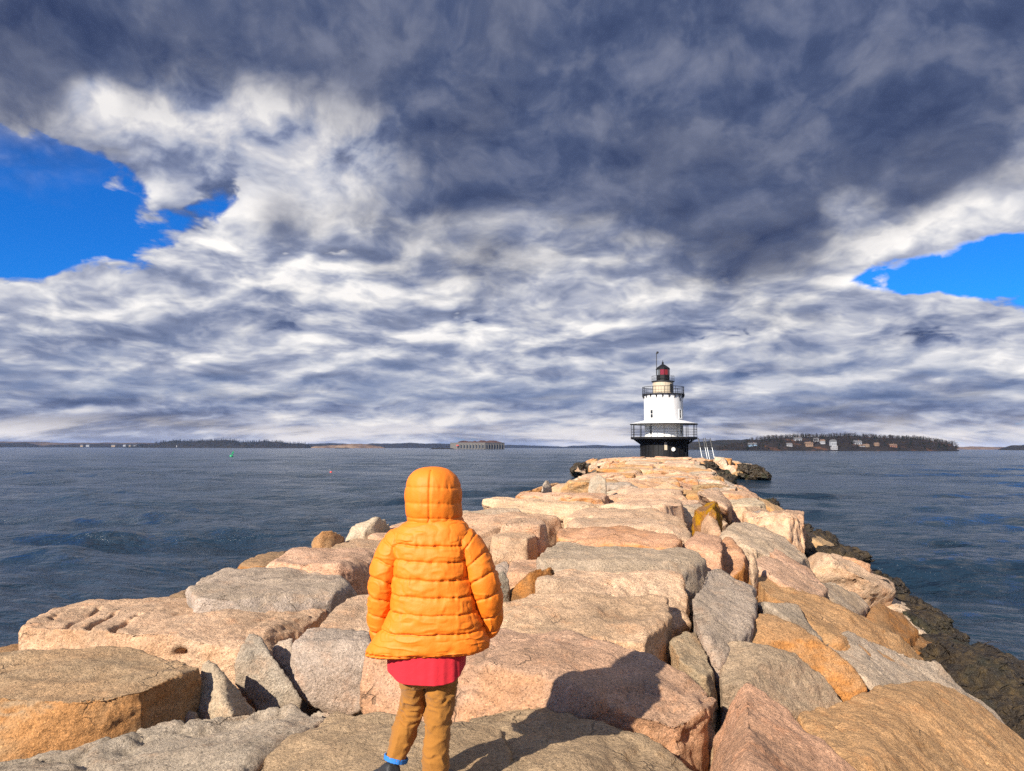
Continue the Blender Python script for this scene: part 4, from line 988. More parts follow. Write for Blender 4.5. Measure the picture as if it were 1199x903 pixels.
# woodland: bare crowns and a few evergreens covering the headland and the far points (one mass each)
M_twig = land_material('bare_twigs', [(.3, (.018, .014, .011)), (.55, (.036, .027, .020)), (.75, (.06, .045, .033))], .08)
M_ever = land_material('evergreen_needles', [(.3, (.006, .010, .006)), (.6, (.014, .022, .011)), (.8, (.022, .03, .014))], .1)
def add_tree(v, f, p, h, w_, r, nq, ever):
    b = len(v)
    if True:                                                # trunk
        t = .03 * h
        for z, k in ((0, 1), (h * .8, .4)):
            for sx, sy in ((-1, -1), (1, -1), (1, 1), (-1, 1)): v.append((p[0] + sx * t * k, p[1] + sy * t * k, p[2] + z))
        for k in range(4): f.append((b + k, b + (k + 1) % 4, b + 4 + (k + 1) % 4, b + 4 + k))
    for _ in range(nq):
        zf = r.random() ** (.8 if not ever else 1.3)
        if ever: rad = w_ * (1 - zf) * r.random() ** .5; z = p[2] + h * (.12 + .9 * zf)
        else: rad = w_ * math.sqrt(max(0, 1 - (2 * zf - 1) ** 2)) * r.random() ** .4; z = p[2] + h * (.25 + .75 * zf)
        a = r.uniform(0, 6.28); c = Vector((p[0] + rad * math.cos(a), p[1] + rad * math.sin(a), z))
        s_ = h * r.uniform(.035, .09); e1 = Vector((r.uniform(-1, 1), r.uniform(-1, 1), r.uniform(-.5, 1))).normalized() * s_
        e2 = e1.cross(Vector((r.uniform(-1, 1), r.uniform(-1, 1), r.uniform(-1, 1)))).normalized() * s_ * (.45 if not ever else .7)
        q = len(v); v.extend([c - e1, c - e2, c + e1, c + e2]); f.append((q, q + 1, q + 2, q + 3))
def woods(name, P, cnt, hr, lb, seed, jmin, jmax, ever_p, nq, skip=()):
    r = random.Random(seed); nv, n, _ = P.shape; va = [[], []]; fa = [[], []]
    k = 0
    while k < cnt:
        j = r.randint(jmin, jmax); i = r.randrange(n); p = P[j, i]
        if p[2] < SEA + 1.2: cnt -= .2; continue
        if any(a < i / n < b and j < c for a, b, c in skip): k += .3; continue
        h = r.uniform(*hr) * (.6 if r.random() < .2 else 1); e = r.random() < ever_p
        add_tree(va[e], fa[e], (p[0] + r.uniform(-4, 4), p[1] + r.uniform(-6, 6), p[2] - .5), h, h * (.42 if not e else .26), r, nq, e); k += 1
    for q, m_, nm in ((0, M_twig, name), (1, M_ever, 'evergreen_woods')):
        if fa[q]:
            me = bpy.data.meshes.new(nm); me.from_pydata([tuple(x) for x in va[q]], [], fa[q]); me.update()
            o = mesh_obj(nm, me, m_, smooth=False); tag(o, lb if q == 0 else lb.replace('bare', 'evergreen'), 'woods', kind='stuff')
woods('bare_woods', PH, 1500, (4, 7.5), 'bare dark winter trees covering the headland right of the lighthouse', 5, 1, 12, .25, 70, skip=((.28, .50, 3), (.62, .74, 2)))
woods('bare_woods', P1, 800, (6, 12), 'dark bare trees on the wooded point left of the fort', 6, 2, 13, .6, 30)

# ------------------------------------------------------------------ houses on the headland and far shore
HM = {k: simple(k + '_house_paint', c, .7, var=.05) for k, c in dict(white=(.28, .28, .29), blue=(.24, .36, .50), grey=(.26, .27, .29), brown=(.22, .14, .09), tan=(.26, .19, .12), brick=(.22, .10, .06)).items()}
M_shingle = simple('grey_shingle_roof', (.10, .10, .105), .9, var=.1); M_shing2 = simple('brown_shingle_roof', (.14, .09, .06), .9)
def ground_depth(px, py):                    # how deep the headland lies at that place
    n = PH.shape[1]; ix = int(np.argmin([abs(V(px, 520, 1300).x / 1300 - PH[0, i, 0] / 1230) for i in range(n)]))
    for j in range(1, 16):
        if PH[j, ix, 2] >= V(px, py, PH[j, ix, 1]).z: return float(PH[j, ix, 1])
    return 1300.0
def house(px, py, wpx, hpx, mat, roofm, lb, Y, rz=0, dock=False):
    Y = ground_depth(px, py); wpx *= 1.0; hpx *= 1.05
    p = V(px, py, Y); sc = Y / F; wd = wpx * sc; ht = hpx * sc * .62; dp = wd * .7; rh = hpx * sc * .38
    root = empty('house', p, rz); tag(root, lb, 'house', 'houses on the far shores')
    mb = MB(); mb.box((0, 0, ht / 2 - .5), (wd, dp, ht + 1)); wall = mb.build('wall', mat, root)
    mb = MB(); e = wd * .06
    a = [(-wd / 2 - e, -dp / 2 - e, ht), (wd / 2 + e, -dp / 2 - e, ht), (wd / 2 + e, dp / 2 + e, ht), (-wd / 2 - e, dp / 2 + e, ht), (-wd / 2 - e, 0, ht + rh), (wd / 2 + e, 0, ht + rh)]
    mb.add(a, [(0, 1, 5, 4), (2, 3, 4, 5), (0, 4, 3), (1, 2, 5), (0, 3, 2, 1)]); rf = mb.build('roof', roofm, root)
    mb = MB(); mb.box((wd * .22, dp * .12, ht + rh * .85), (wd * .08, wd * .08, rh * .9)); mb.build('chimney', HM['brick'], rf)
    for q in (-.28, 0.03, .3):
        mb = MB(); mb.box((q * wd, -dp / 2, ht * .55), (wd * .13, .12, ht * .34)); mb.build('window', M_win, root)
    return root
Yh = 1245
house(881, 524.3, 9, 5.5, HM['blue'], M_shingle, 'low pale blue house at the left end of the headland shore', 1262)
house(924, 523.6, 6, 4.5, HM['white'], M_shingle, 'small white house near the shore between the blue house and the reddish slope', 1262)
house(934, 517.5, 8, 5, HM['grey'], M_shingle, 'grey house among the trees above the small white house', 1300)
house(947, 522.8, 8, 5, HM['brown'], M_shing2, 'brown house on the reddish grass slope of the headland', 1275)
house(955.5, 517.0, 5, 4, HM['white'], M_shingle, 'whitish house high on the headland, left of the tall shore house', 1305)
house(963, 519.5, 5, 4.5, HM['white'], M_shing2, 'white house with a brown roof just left of the tall shore house', 1290)
house(1004, 521.6, 8, 5.5, HM['grey'], M_shingle, 'light grey house right of the tall shore house', 1280)
house(1009, 524.8, 6, 4, HM['grey'], M_shing2, 'grey house low by the water, right of the light grey house', 1262)
house(1014, 524.2, 6, 4, HM['tan'], M_shing2, 'tan house between the grey shore houses and the brick house', 1265)
house(1026.5, 522.6, 5, 4, HM['brown'], M_shing2, 'small brown house left of the brick house', 1275)
house(1045, 524.6, 8, 4.5, HM['brick'], M_shing2, 'orange brick house near the right end of the headland houses', 1262)
# tall white house standing in front of the shore on a dark pier
p = V(976, 527.6, 1195); sc = 1195 / F
root = empty('shore_house', (p.x, p.y, SEA)); tag(root, 'tall white house with a grey barrel roof on a dark pier', 'house')
mb = MB()
for i in range(7):
    for j in range(2): mb.tube([(-11 + i * 3.6, -2 + j * 5, -2), (-11 + i * 3.6, -2 + j * 5, 1.2)], .3, 6)
mb.box((0, .5, 1.5), (26, 8, .6)); mb.build('pier', M_rail, root)
mb = MB(); mb.box((1.0, 0, 5.0), (9, 6, 6.4)); w1 = mb.build('wall', HM['white'], root)
mb = MB(); mb.box((-.3, .5, 11.6), (9.2, 6.6, 6.8)); mb.build('upper_wall', HM['grey'], root)
for x, z in ((-2, 4.2), (1.2, 4.2), (4, 4.2), (-.5, 6.8), (3, 6.8)):
    mb = MB(); mb.box((x, -3.02, z), (1.2, .12, 1.4)); mb.build('window', M_win, root)
for x in (-3, 0, 3):
    mb = MB(); mb.box((x, -2.82, 11.2), (1.2, .12, 1.5)); mb.build('window', M_win, root)
mb = MB(); pr = [(-5.2, 15.0), (-4.4, 16.8), (-2.2, 18.3), (.2, 18.8), (2.4, 18.2), (4.0, 16.8), (4.6, 15.0)]
mb.add([(x, y, z) for y in (-3.2, 4.2) for x, z in pr], [(i, i + 1, i + 8, i + 7) for i in range(6)] + [tuple(range(6, -1, -1)), tuple(range(7, 14)), (0, 7, 13, 6)]); mb.build('roof', M_shingle, root)
for i, (px, py) in enumerate(((96, 523.2), (103, 523), (133, 523.2), (146, 522.8), (152, 523.2), (158, 523))):
    p = V(px, py, 3690); o = None
    root = empty('house', p); tag(root, 'tiny pale house on the far left shore', 'house', 'tiny houses on the far left shore')
    mb = MB(); mb.box((0, 0, 3), (13 + i % 3 * 3, 9, 7)); mb.build('wall', HM['grey' if i % 2 else 'tan'], root)
    mb = MB(); wd = 14 + i % 3 * 3; mb.add([(-wd / 2, -5, 6.4), (wd / 2, -5, 6.4), (wd / 2, 5, 6.4), (-wd / 2, 5, 6.4), (-wd / 2, 0, 10), (wd / 2, 0, 10)], [(0, 1, 5, 4), (2, 3, 4, 5), (0, 4, 3), (1, 2, 5), (0, 3, 2, 1)]); mb.build('roof', M_shingle, root)
p = V(207, 524.5, 2970); root = empty('beacon_tower', (p.x, p.y, SEA)); tag(root, 'tiny white beacon tower on a dark rock at the foot of the wooded point', 'beacon')
mb = MB(); mb.lathe([(2.6, 2), (2.0, 10)], 16); mb.build('tower', HM['white'], root)
mb = MB(); mb.lathe([(1.5, 9.9), (1.5, 12), (.2, 13.5)], 12); mb.build('lamp_room', M_rail, root)
mb = MB(); mb.lathe([(18, -1), (15, 1.2), (6, 2.6), (2, 2.9)], 14); mb.v = [(x * (1 + .15 * math.sin(i * 5.1)), y, z) for i, (x, y, z) in enumerate(mb.v)]; mb.build('rock_base', M_wood, root)

# ------------------------------------------------------------------ sea fort
M_fort = simple('grey_granite_ashlar', (.12, .112, .10), .9, var=.16, scale=.08)
M_turf = land_material('brown_turf', [(.3, (.035, .018, .014)), (.6, (.085, .042, .028)), (.8, (.10, .075, .04))], .06)
YF = 1800.0; sc = YF / F
ftop, fbot = V(560, 518.6, YF).z, SEA - 1
plan = [V(527.2, 520, YF + 45), V(534, 520, YF + 4), V(568, 520, YF - 8), V(590.8, 520, YF + 22), V(588, 520, YF + 110), V(560, 520, YF + 150), V(532, 520, YF + 120)]
plan = [Vector((q.x, q.y, 0)) for q in plan]; cen = sum(plan, Vector()) / len(plan)
FT = empty('sea_fort', (cen.x, cen.y, SEA)); tag(FT, 'long grey granite fort with arched openings standing in the sea on the horizon', 'fort')
def fo(mb, name, mat, parent=FT):
    mb.v = [(x - cen.x, y - cen.y, z - SEA) for x, y, z in mb.v]; return mb.build(name, mat, parent)
n = len(plan); mb = MB()
mb.add([(q.x, q.y, z) for z in (fbot, ftop) for q in plan], [(i, (i + 1) % n, n + (i + 1) % n, n + i) for i in range(n)] + [tuple(range(n, 2 * n))]); wall = fo(mb, 'wall', M_fort)
mb = MB(); e = [(q - cen) * 1.006 + cen for q in plan]
mb.add([(q.x, q.y, z) for z in (ftop - 1.2, ftop + .5) for q in e], [(i, (i + 1) % n, n + (i + 1) % n, n + i) for i in range(n)] + [tuple(range(n, 2 * n)), tuple(range(n - 1, -1, -1))]); fo(mb, 'cornice', M_fort, wall)
def arches(a, b, k, cw):
    d = (b - a); L_ = d.length; d.normalize(); nrm = Vector((d.y, -d.x, 0)); ang = math.atan2(d.y, d.x)
    for i in range(k):
        q = a + d * L_ * (i + .7) / (k + .4)
        zc = SEA + 2.0; h1 = ftop - SEA - 8.5
        pts = [(-cw / 2, 0), (cw / 2, 0), (cw / 2, h1)] + [(cw / 2 * math.cos(t_), h1 + cw / 2 * math.sin(t_)) for t_ in (.6, 1.2, 1.94, 2.54)] + [(-cw / 2, h1)]
        mb = MB(); m_ = len(pts)
        mb.add([tuple(q + d * x + nrm * o_ + Vector((0, 0, zc + z))) for o_ in (.25, -.5) for x, z in pts], [tuple(range(m_))] + [(j, j + m_, (j + 1) % m_ + m_, (j + 1) % m_) for j in range(m_)])
        fo(mb, 'window', M_win)
        mb = MB(); q2 = q + d * L_ * .5 / (k + .4)
        mb.box(q2 + nrm * .5 + Vector((0, 0, (ftop + SEA) / 2 - 1)), (cw * .35, 1.2, ftop - SEA - 3), rz=ang); fo(mb, 'buttress', M_fort, wall)
arches(plan[1], plan[2], 9, 3.2); arches(plan[2], plan[3], 7, 3.2)
mb = MB(); r = random.Random(4); N2 = 60
v = []; f = []
for j in range(6):
    for i in range(N2):
        u = i / (N2 - 1); q = plan[1].lerp(plan[2], min(1, u * 1.6)) if u < .625 else plan[2].lerp(plan[3], (u - .625) / .375)
        c = q.lerp(cen, .05 + .13 * j); hz = (0, 2.6, 4.2, 4.4, 3.0, 0)[j] * (.75 + .5 * vnoise(np.array([[u * 13, j * .4, 0]]), 3)[0] + .25)
        v.append((c.x, c.y, ftop + .4 + hz))
for j in range(5):
    for i in range(N2 - 1): f.append((j * N2 + i, j * N2 + i + 1, (j + 1) * N2 + i + 1, (j + 1) * N2 + i))
mb.add(v, f); fo(mb, 'turf_roof', M_turf)
q = plan[1].lerp(plan[2], .02); mb = MB(); mb.box(V(535.5, 521.6, YF - .5) , (6, .6, 3.0)); fo(mb, 'red_banner', simple('faded_red_paint', (.45, .08, .06), .7), FT)
# low landing stage beside the fort, ledges
def ledge(px0, px1, h, Y, lb, dep=30, mat=None):
    a, b = V(px0, 525, Y), V(px1, 525, Y); r = random.Random(int(px0)); n = 26; v = []; f = []
    for j, (yy, hh) in enumerate(((0, -1), (.15, .8), (.5, 1), (.85, .8), (1, -1))):
        for i in range(n):
            x = a.x + (b.x - a.x) * i / (n - 1); e_ = min(1, 6 * i / (n - 1), 6 * (1 - i / (n - 1)))
            v.append((x, Y + yy * dep, SEA + (h * hh * e_ * r.uniform(.7, 1.1) if hh > 0 else -1)))
    for j in range(4):
        for i in range(n - 1): f.append((j * n + i, j * n + i + 1, (j + 1) * n + i + 1, (j + 1) * n + i))
    mb = MB(); mb.add(v, f); o = mb.build('rock_ledge', mat or M_wood, None, True); tag(o, lb, 'rock ledge')
ledge(501, 533, 2.8, 1790, 'low dark ledge in the water left of the sea fort')
ledge(390, 408, 2.6, 2300, 'thin dark ledge in the water below the sandy bluff')

# ------------------------------------------------------------------ buoys
M_grn = simple('green_buoy_paint', (.02, .30, .12), .5); M_rb = simple('red_buoy_paint', (.6, .05, .04), .5)
p = U(271, 534.6, SEA); root = empty('channel_buoy', p); tag(root, 'green channel buoy leaning in the water on the left', 'buoy'); root.rotation_euler = (0, R(20), 0)
mb = MB(); mb.lathe([(.5, -.5), (.75, -.1), (.75, .45), (.35, .6)], 20); mb.build('float', M_grn, root)
mb = MB()
for k in range(4):
    a = k * math.pi / 2 + .4; mb.tube([(.45 * math.cos(a), .45 * math.sin(a), .5), (.22 * math.cos(a), .22 * math.sin(a), 2.1)], .05, 6)
mb.box((0, 0, 1.5), (.62, .62, .9), rz=.4); mb.build('tower', M_grn, root)
mb = MB(); mb.lathe([(.14, 2.05), (.16, 2.3), (.05, 2.45)], 12); mb.build('lantern', M_grn, root)
p = U(388, 554.5, SEA); root = empty('lobster_buoy', p); tag(root, 'small red lobster buoy floating in the water left of the child', 'buoy'); root.rotation_euler = (0, R(-25), 0)
mb = MB(); mb.lathe([(.05, -.22), (.16, -.15), (.19, .1), (.15, .3), (.05, .36)], 16); mb.build('float', M_rb, root, True)
mb = MB(); mb.tube([(0, 0, .3), (0, 0, .75)], .025, 6); mb.build('stick', HM['white'], root)
# ------------------------------------------------------------------ the child, seen from behind
YP = 3.07
gl = U(464, 910, 0.0); gr = U(512, 921, 0.0)
BASE = Vector((V(505, 915, YP).x, YP, 0.0))
def cr(vals, n):                            # Catmull-Rom through rows of control values
    A = np.asarray(vals, float); m = len(A); t = np.linspace(0, m - 1, n); i = np.clip(t.astype(int), 0, m - 2); u = (t - i)[:, None]
    g = lambda k: A[np.clip(k, 0, m - 1)]
    p0, p1, p2, p3 = g(i - 1), g(i), g(i + 1), g(i + 2)
    return .5 * (2 * p1 + (p2 - p0) * u + (2 * p0 - 5 * p1 + 4 * p2 - p3) * u ** 2 + (3 * p1 - p0 - 3 * p2 + p3) * u ** 3)
def grid_mesh(name, Pg, mat, parent, closed=True, cap0=False, cap1=False, keep=None):
    nr, na, _ = Pg.shape; f = []
    for i in range(nr - 1):
        for k in range(na if closed else na - 1):
            k2 = (k + 1) % na
            if keep is None or keep[i, k]: f.append((i * na + k, i * na + k2, (i + 1) * na + k2, (i + 1) * na + k))
    if cap0: f.append(tuple(range(na - 1, -1, -1)))
    if cap1: f.append(tuple(range((nr - 1) * na, nr * na)))
    me = bpy.data.meshes.new(name); me.from_pydata((Pg.reshape(-1, 3) - np.array(BASE)).tolist(), [], f)
    bm = bmesh.new(); bm.from_mesh(me); bmesh.ops.delete(bm, geom=[v for v in bm.verts if not v.link_faces], context='VERTS')
    bmesh.ops.recalc_face_normals(bm, faces=bm.faces[:]); bm.to_mesh(me); bm.free()
    return mesh_obj(name, me, mat, parent)
def cloth(name, col, rough, bump=.25, sheen=0, scale=60, var=.05, weave=None):
    m, nt, b = material(name); tc = nt.new('ShaderNodeTexCoord').outputs['Object']
    n = nt.noise(tc, 9, 4, .6)
    nt.l.new(nt.mix(n, tuple(c * (1 - var) for c in col), tuple(min(1, c * (1 + var)) for c in col)), b.inputs['Base Color'])
    b.inputs['Roughness'].default_value = rough; b.inputs['Sheen Weight'].default_value = sheen
    bp = nt.new('ShaderNodeBump'); bp.inputs['Strength'].default_value = bump; bp.inputs['Distance'].default_value = .01
    h = nt.math('ADD', nt.noise(tc, scale, 4, .6), nt.math('MULTIPLY', nt.noise(tc, 600, 2), weave or .1))
    nt.l.new(h, bp.inputs['Height']); nt.l.new(bp.outputs[0], b.inputs['Normal']); return m
M_jack = cloth('orange_quilted_nylon', (.70, .165, .003), .66, .16, 0, 90, .03)
M_shirt = cloth('crimson_cotton', (.50, .009, .022), .85, .35, .05, 22)
M_trous = cloth('ochre_twill', (.27, .108, .010), .9, .45, .1, 30, .16, .3)
M_blue = cloth('blue_rib_cuff', (.02, .16, .5), .8, .3)
M_shoe = cloth('black_shoe_fabric', (.015, .015, .017), .6, .4)
M_pink = cloth('pink_shoe_panel', (.55, .17, .22), .6, .3)
M_sole = simple('grey_rubber_sole', (.12, .12, .12), .8)
M_skin, nt_, b_ = material('skin'); b_.inputs['Base Color'].default_value = (.55, .33, .24, 1); b_.inputs['Roughness'].default_value = .55; b_.inputs['Subsurface Weight'].default_value = .1
M_hair = simple('brown_hair', (.05, .03, .018), .6)

# body: one continuous skinned figure (head, neck, trunk, arms, hands, legs), mostly under the clothes
def X(px, py, dy=0): 
    p = V(px, py, YP + dy); return p
def body():
    pts = {}; order = []; rad = []; edges = []
    def add(k, p, r, link=None):
        pts[k] = len(order); order.append(p - BASE); rad.append(r)
        if link is not None: edges.append((pts[link], pts[k]))
    add('pelvis', X(500, 768), .07); add('belly', X(501, 725), .085, 'pelvis'); add('chest', X(503, 665), .09, 'belly'); add('neckbase', X(505, 628, .0), .05, 'chest')
    add('neck', X(506, 612, .005), .042, 'neckbase'); add('jaw', X(506, 602, .025), .06, 'neck'); add('head', X(506, 582, .02), .082, 'jaw'); add('crown', X(506, 563, .01), .066, 'head')
    for s, sh, el, wr, hd in (('l', (466, 636), (446, 690), (447, 735), (450, 750)), ('r', (546, 636), (570, 690), (574, 725), (568, 742))):
        add('sh' + s, X(*sh), .045, 'neckbase'); add('el' + s, X(*el, .0), .034, 'sh' + s); add('wr' + s, X(*wr, .05), .024, 'el' + s); add('pm' + s, X(*hd, .075), .022, 'wr' + s)
        sg = 1 if s == 'l' else -1
        for q in range(4):
            base = X(*hd, .075) + Vector((sg * .004, .012 - .0 * q, -.025)) + Vector((0, .014 * (q - 1.5), 0))
            ln = (.024, .028, .026, .020)[q]
            add('f%s%da' % (s, q), base, .0085, 'pm' + s); add('f%s%db' % (s, q), base + Vector((sg * .006, .003, -ln * .7)), .008, 'f%s%da' % (s, q)); add('f%s%dc' % (s, q), base + Vector((sg * .014, .004, -ln * 1.2)), .007, 'f%s%db' % (s, q))
        tb = X(*hd, .075) + Vector((sg * .012, .03, -.004)); add('t%sa' % s, tb, .009, 'pm' + s); add('t%sb' % s, tb + Vector((sg * .008, .012, -.02)), .008, 't%sa' % s)
    for s, hp, kn, an in (('l', (486, 785), (481.5, 836), (465, 884)), ('r', (515, 785), (513, 845), (511, 900))):
        dk = .035 if s == 'l' else .005; da = -.01 if s == 'l' else -.012
        add('hp' + s, X(*hp), .036, 'pelvis'); add('kn' + s, X(*kn, dk), .027, 'hp' + s); add('an' + s, X(*an, da), .02, 'kn' + s)
        add('ft' + s, X(*an, da) + Vector((-.012 if s == 'l' else .012, .07, -.04)), .016, 'an' + s)
    me = bpy.data.meshes.new('person'); me.from_pydata([tuple(p) for p in order], edges, []); 
    o = bpy.data.objects.new('tmp', me); COL.objects.link(o)
    md = o.modifiers.new('skin', 'SKIN'); md.use_smooth_shade = True; md.branch_smoothing = .5
    sv = me.skin_vertices[0].data
    for i, r_ in enumerate(rad): sv[i].radius = (r_, r_); sv[i].use_root = (i == 0)
    o.modifiers.new('s', 'SUBSURF').levels = 2
    bpy.context.view_layer.update(); dg = bpy.context.evaluated_depsgraph_get()
    m2 = bpy.data.meshes.new_from_object(o.evaluated_get(dg)); bpy.data.objects.remove(o); m2.name = 'person'
    n = len(m2.vertices); co = np.empty(n * 3); m2.vertices.foreach_get('co', co); co = co.reshape(-1, 3)
    hc = np.array(X(506, 582, .02) - BASE)
    def bump(c, s, d): 
        w_ = np.exp(-np.sum(((co - c) / s) ** 2, 1)); co[:] += w_[:, None] * np.array(d)
    bump(hc + (0, .085, -.012), (.014, .03, .022), (0, .02, 0))                        # nose
    for q in (-1, 1):
        bump(hc + (q * .03, .08, .006), (.014, .03, .01), (0, -.01, 0))                # eye sockets
        bump(hc + (q * .08, -.0, -.005), (.015, .018, .025), (q * .012, -.004, 0))      # ears
    bump(hc + (0, .08, -.038), (.022, .03, .006), (0, -.006, 0))                       # mouth
    m2.vertices.foreach_set('co', co.ravel()); m2.update()
    p = mesh_obj('person', m2, M_skin); p.location = BASE
    return p
PERSON = body()
tag(PERSON, 'child walking away in a hooded orange puffer jacket, crimson shirt and ochre trousers', 'person')

NA = 208
ANG = np.linspace(0, 2 * math.pi, NA, endpoint=False)
def sup(t, e): return np.sign(t) * np.abs(t) ** (2.0 / e)
def puff(s, p=.55): return 1 - np.abs(2 * s - 1) ** 9 * .7 - .3 * np.abs(2 * s - 1) ** 2
# trunk of the jacket
rows = [(604, 489, 530, .070, .01), (611, 478, 541, .088, .005), (618, 468, 547, .100, .0), (627, 461, 549, .110, 0), (640, 458, 550, .122, 0), (664, 459, 550, .132, 0), (692, 458, 555, .137, 0),
        (718, 455, 560, .140, 0), (738, 447, 566, .146, .005), (752, 438, 570, .150, .01), (763, 430, 573, .150, .012), (769, 428, 573, .143, .012)]
ctrl = [(V(0, y, YP - .75 * d).z, (V(a, y, YP).x + V(b, y, YP).x) / 2, (V(b, y, YP).x - V(a, y, YP).x) / 2, d, o_) for y, a, b, d, o_ in rows]
G = cr(ctrl, 200); NR = len(G)
seams = np.array([V(0, y, YP - .10).z for y in (596, 639, 657, 678, 698, 718, 741, 767.5)])
def trunk():
    c = np.cos(ANG); s = np.sin(ANG); Pg = np.zeros((NR, NA, 3)); ex = 2.5
    for i, (z, cx, a, b, oy) in enumerate(G):
        Pg[i, :, 0] = cx + a * sup(c, ex); Pg[i, :, 1] = YP + oy + b * sup(s, ex); Pg[i, :, 2] = z
    nrm = np.zeros_like(Pg); nrm[..., 0] = c; nrm[..., 1] = s
    Q = Pg.reshape(-1, 3)
    wob = .006 * fbm(Q * np.array([5, 5, 0]) + 3, 2, 1) + .0025 * fbm(Q * np.array([25, 25, 3]) + 3, 2, 9)
    zz_ = Q[:, 2] + wob
    ks = np.searchsorted(-seams, -zz_) - 1; ks = np.clip(ks, 0, len(seams) - 2)
    u = np.clip((seams[ks] - zz_) / (seams[ks] - seams[ks + 1]), 0, 1)
    pf = puff(u, .5); edge = np.exp(-np.minimum(u, 1 - u) / .14)
    gather = (vnoise(Q * np.array([85, 85, 10]) + 5, 2) + .6 * vnoise(Q * np.array([150, 150, 20]), 12)) * .0052 * edge + .0016 * vnoise(Q * np.array([30, 30, 50]) + 7, 3) + .006 * fbm(Q * 4.5, 2, 6) + .0042 * (1 - np.abs(vnoise(Q * np.array([13, 13, 30]) + .5 * fbm(Q * 9, 2, 31)[:, None], 15))) ** 7 - .003 * (1 - np.abs(vnoise(Q * np.array([22, 22, 26]) + 3, 16))) ** 9
    d = (.0080 * (pf - .75) - .0045 * np.exp(-(np.minimum(u, 1 - u) / .035) ** 2) + gather * 1.0).reshape(NR, NA)
    fade = np.ones(NR); fade[:14] = np.linspace(.15, 1, 14); fade[-5:] *= .9
    Pg += nrm * (d * fade[:, None])[..., None]
    xr = (Pg[..., 0] - G[-1, 1]) / .27; low = np.clip((G[40, 0] - Pg[..., 2]) / (G[40, 0] - G[-1, 0]), 0, 1) ** 2
    Pg[..., 2] += xr * .016 * low + .008 * low * vnoise(np.stack([Pg[..., 0].ravel() * 6, Pg[..., 1].ravel() * 6, 0 * Pg[..., 0].ravel()], 1), 4).reshape(NR, NA)
    # hem turned in
    last = Pg[-1].copy(); inner = []
    for q, dz in ((.985, -.004), (.95, .0), (.92, .03)):
        r_ = last.copy(); r_[:, 0] = G[-1, 1] + (last[:, 0] - G[-1, 1]) * q; r_[:, 1] = YP + (last[:, 1] - YP) * q; r_[:, 2] += dz; inner.append(r_)
    return np.concatenate([Pg, np.stack(inner)], 0)
JT = trunk()
jacket = grid_mesh('jacket', JT, M_jack, PERSON)
mb = MB(); hl = JT[NR - 1]
cen_ = hl.mean(0); pts = [Vector(cen_ + (p - cen_) * np.array([1.012, 1.012, 1])) - BASE + Vector((0, 0, .004)) for p in hl]
mb.tube(pts + [pts[0], pts[1]], .0042, 6, cap=False); mb.build('hem_piping', M_jack, jacket, True)
# sleeves
def tube_grid(path, nseg, na=110):
    C = cr(path, nseg); pts = C[:, :3]; rx = C[:, 3]; ry = C[:, 4]
    tan = np.gradient(pts, axis=0); tan /= np.linalg.norm(tan, axis=1)[:, None]
    L_ = np.concatenate([[0], np.cumsum(np.linalg.norm(np.diff(pts, axis=0), axis=1))])
    a = np.linspace(0, 2 * math.pi, na, endpoint=False)
    e2 = np.tile(np.array([0, 1.0, 0]), (nseg, 1)); e2 -= (e2 * tan).sum(1)[:, None] * tan; e2 /= np.linalg.norm(e2, axis=1)[:, None]
    e1 = np.cross(e2, tan)
    nn = e1[:, None, :] * np.cos(a)[None, :, None] + e2[:, None, :] * np.sin(a)[None, :, None]
    Pg = pts[:, None, :] + e1[:, None, :] * (np.cos(a)[None, :, None] * rx[:, None, None]) + e2[:, None, :] * (np.sin(a)[None, :, None] * ry[:, None, None])
    return Pg, nn, L_, a
def sleeve(path, nb, seed):
    path = [tuple(X(px, py, dy)) + (r_ * YP / F, r_ * YP / F * q) for px, py, dy, r_, q in path]
    Pg, nn, L_, a = tube_grid(path, 160); n_, na, _ = Pg.shape; Q = Pg.reshape(-1, 3)
    s = (L_ / L_[-1] * nb)[:, None] + .10 * np.cos(a + 1.0 + seed)[None, :] + .12 * fbm(Q * np.array([9, 9, 4]) + seed, 2, 3).reshape(n_, na)
    u = s - np.floor(s); pf = puff(u, .5); edge = np.exp(-np.minimum(u, 1 - u) / .16)
    d = .0068 * (pf - .75) - .004 * np.exp(-(np.minimum(u, 1 - u) / .04) ** 2) + .9 * (vnoise(Q * np.array([55, 55, 14]) + seed, 5).reshape(n_, na) * .0055 * edge) + .005 * fbm(Q * 6 + seed, 2, 7).reshape(n_, na) + .0042 * ((1 - np.abs(vnoise(Q * np.array([16, 16, 30]) + .4 * fbm(Q * 9, 2, 33)[:, None], 8))) ** 7).reshape(n_, na)
    Pg = Pg + nn * d[..., None]
    return grid_mesh('sleeve', Pg, M_jack, jacket, cap0=True, cap1=True)
sleeve([(478, 624, 0, 10, 1.4), (465, 636, 0, 16, 1.35), (455, 656, .0, 17.5, 1.25), (449, 682, .0, 17, 1.2), (447, 708, .015, 15.5, 1.2), (446, 730, .035, 13.5, 1.2), (447, 746, .055, 11, 1.2), (448, 755, .07, 6, 1.2)], 7.0, 0)
sleeve([(531, 622, 0, 10, 1.4), (545, 634, 0, 16, 1.35), (556, 654, .0, 17.5, 1.25), (566, 680, .0, 18, 1.2), (572, 704, .01, 16.5, 1.2), (574, 722, .03, 14, 1.2), (573, 735, .045, 11, 1.2), (571, 742, .06, 6, 1.2)], 6.6, 2)
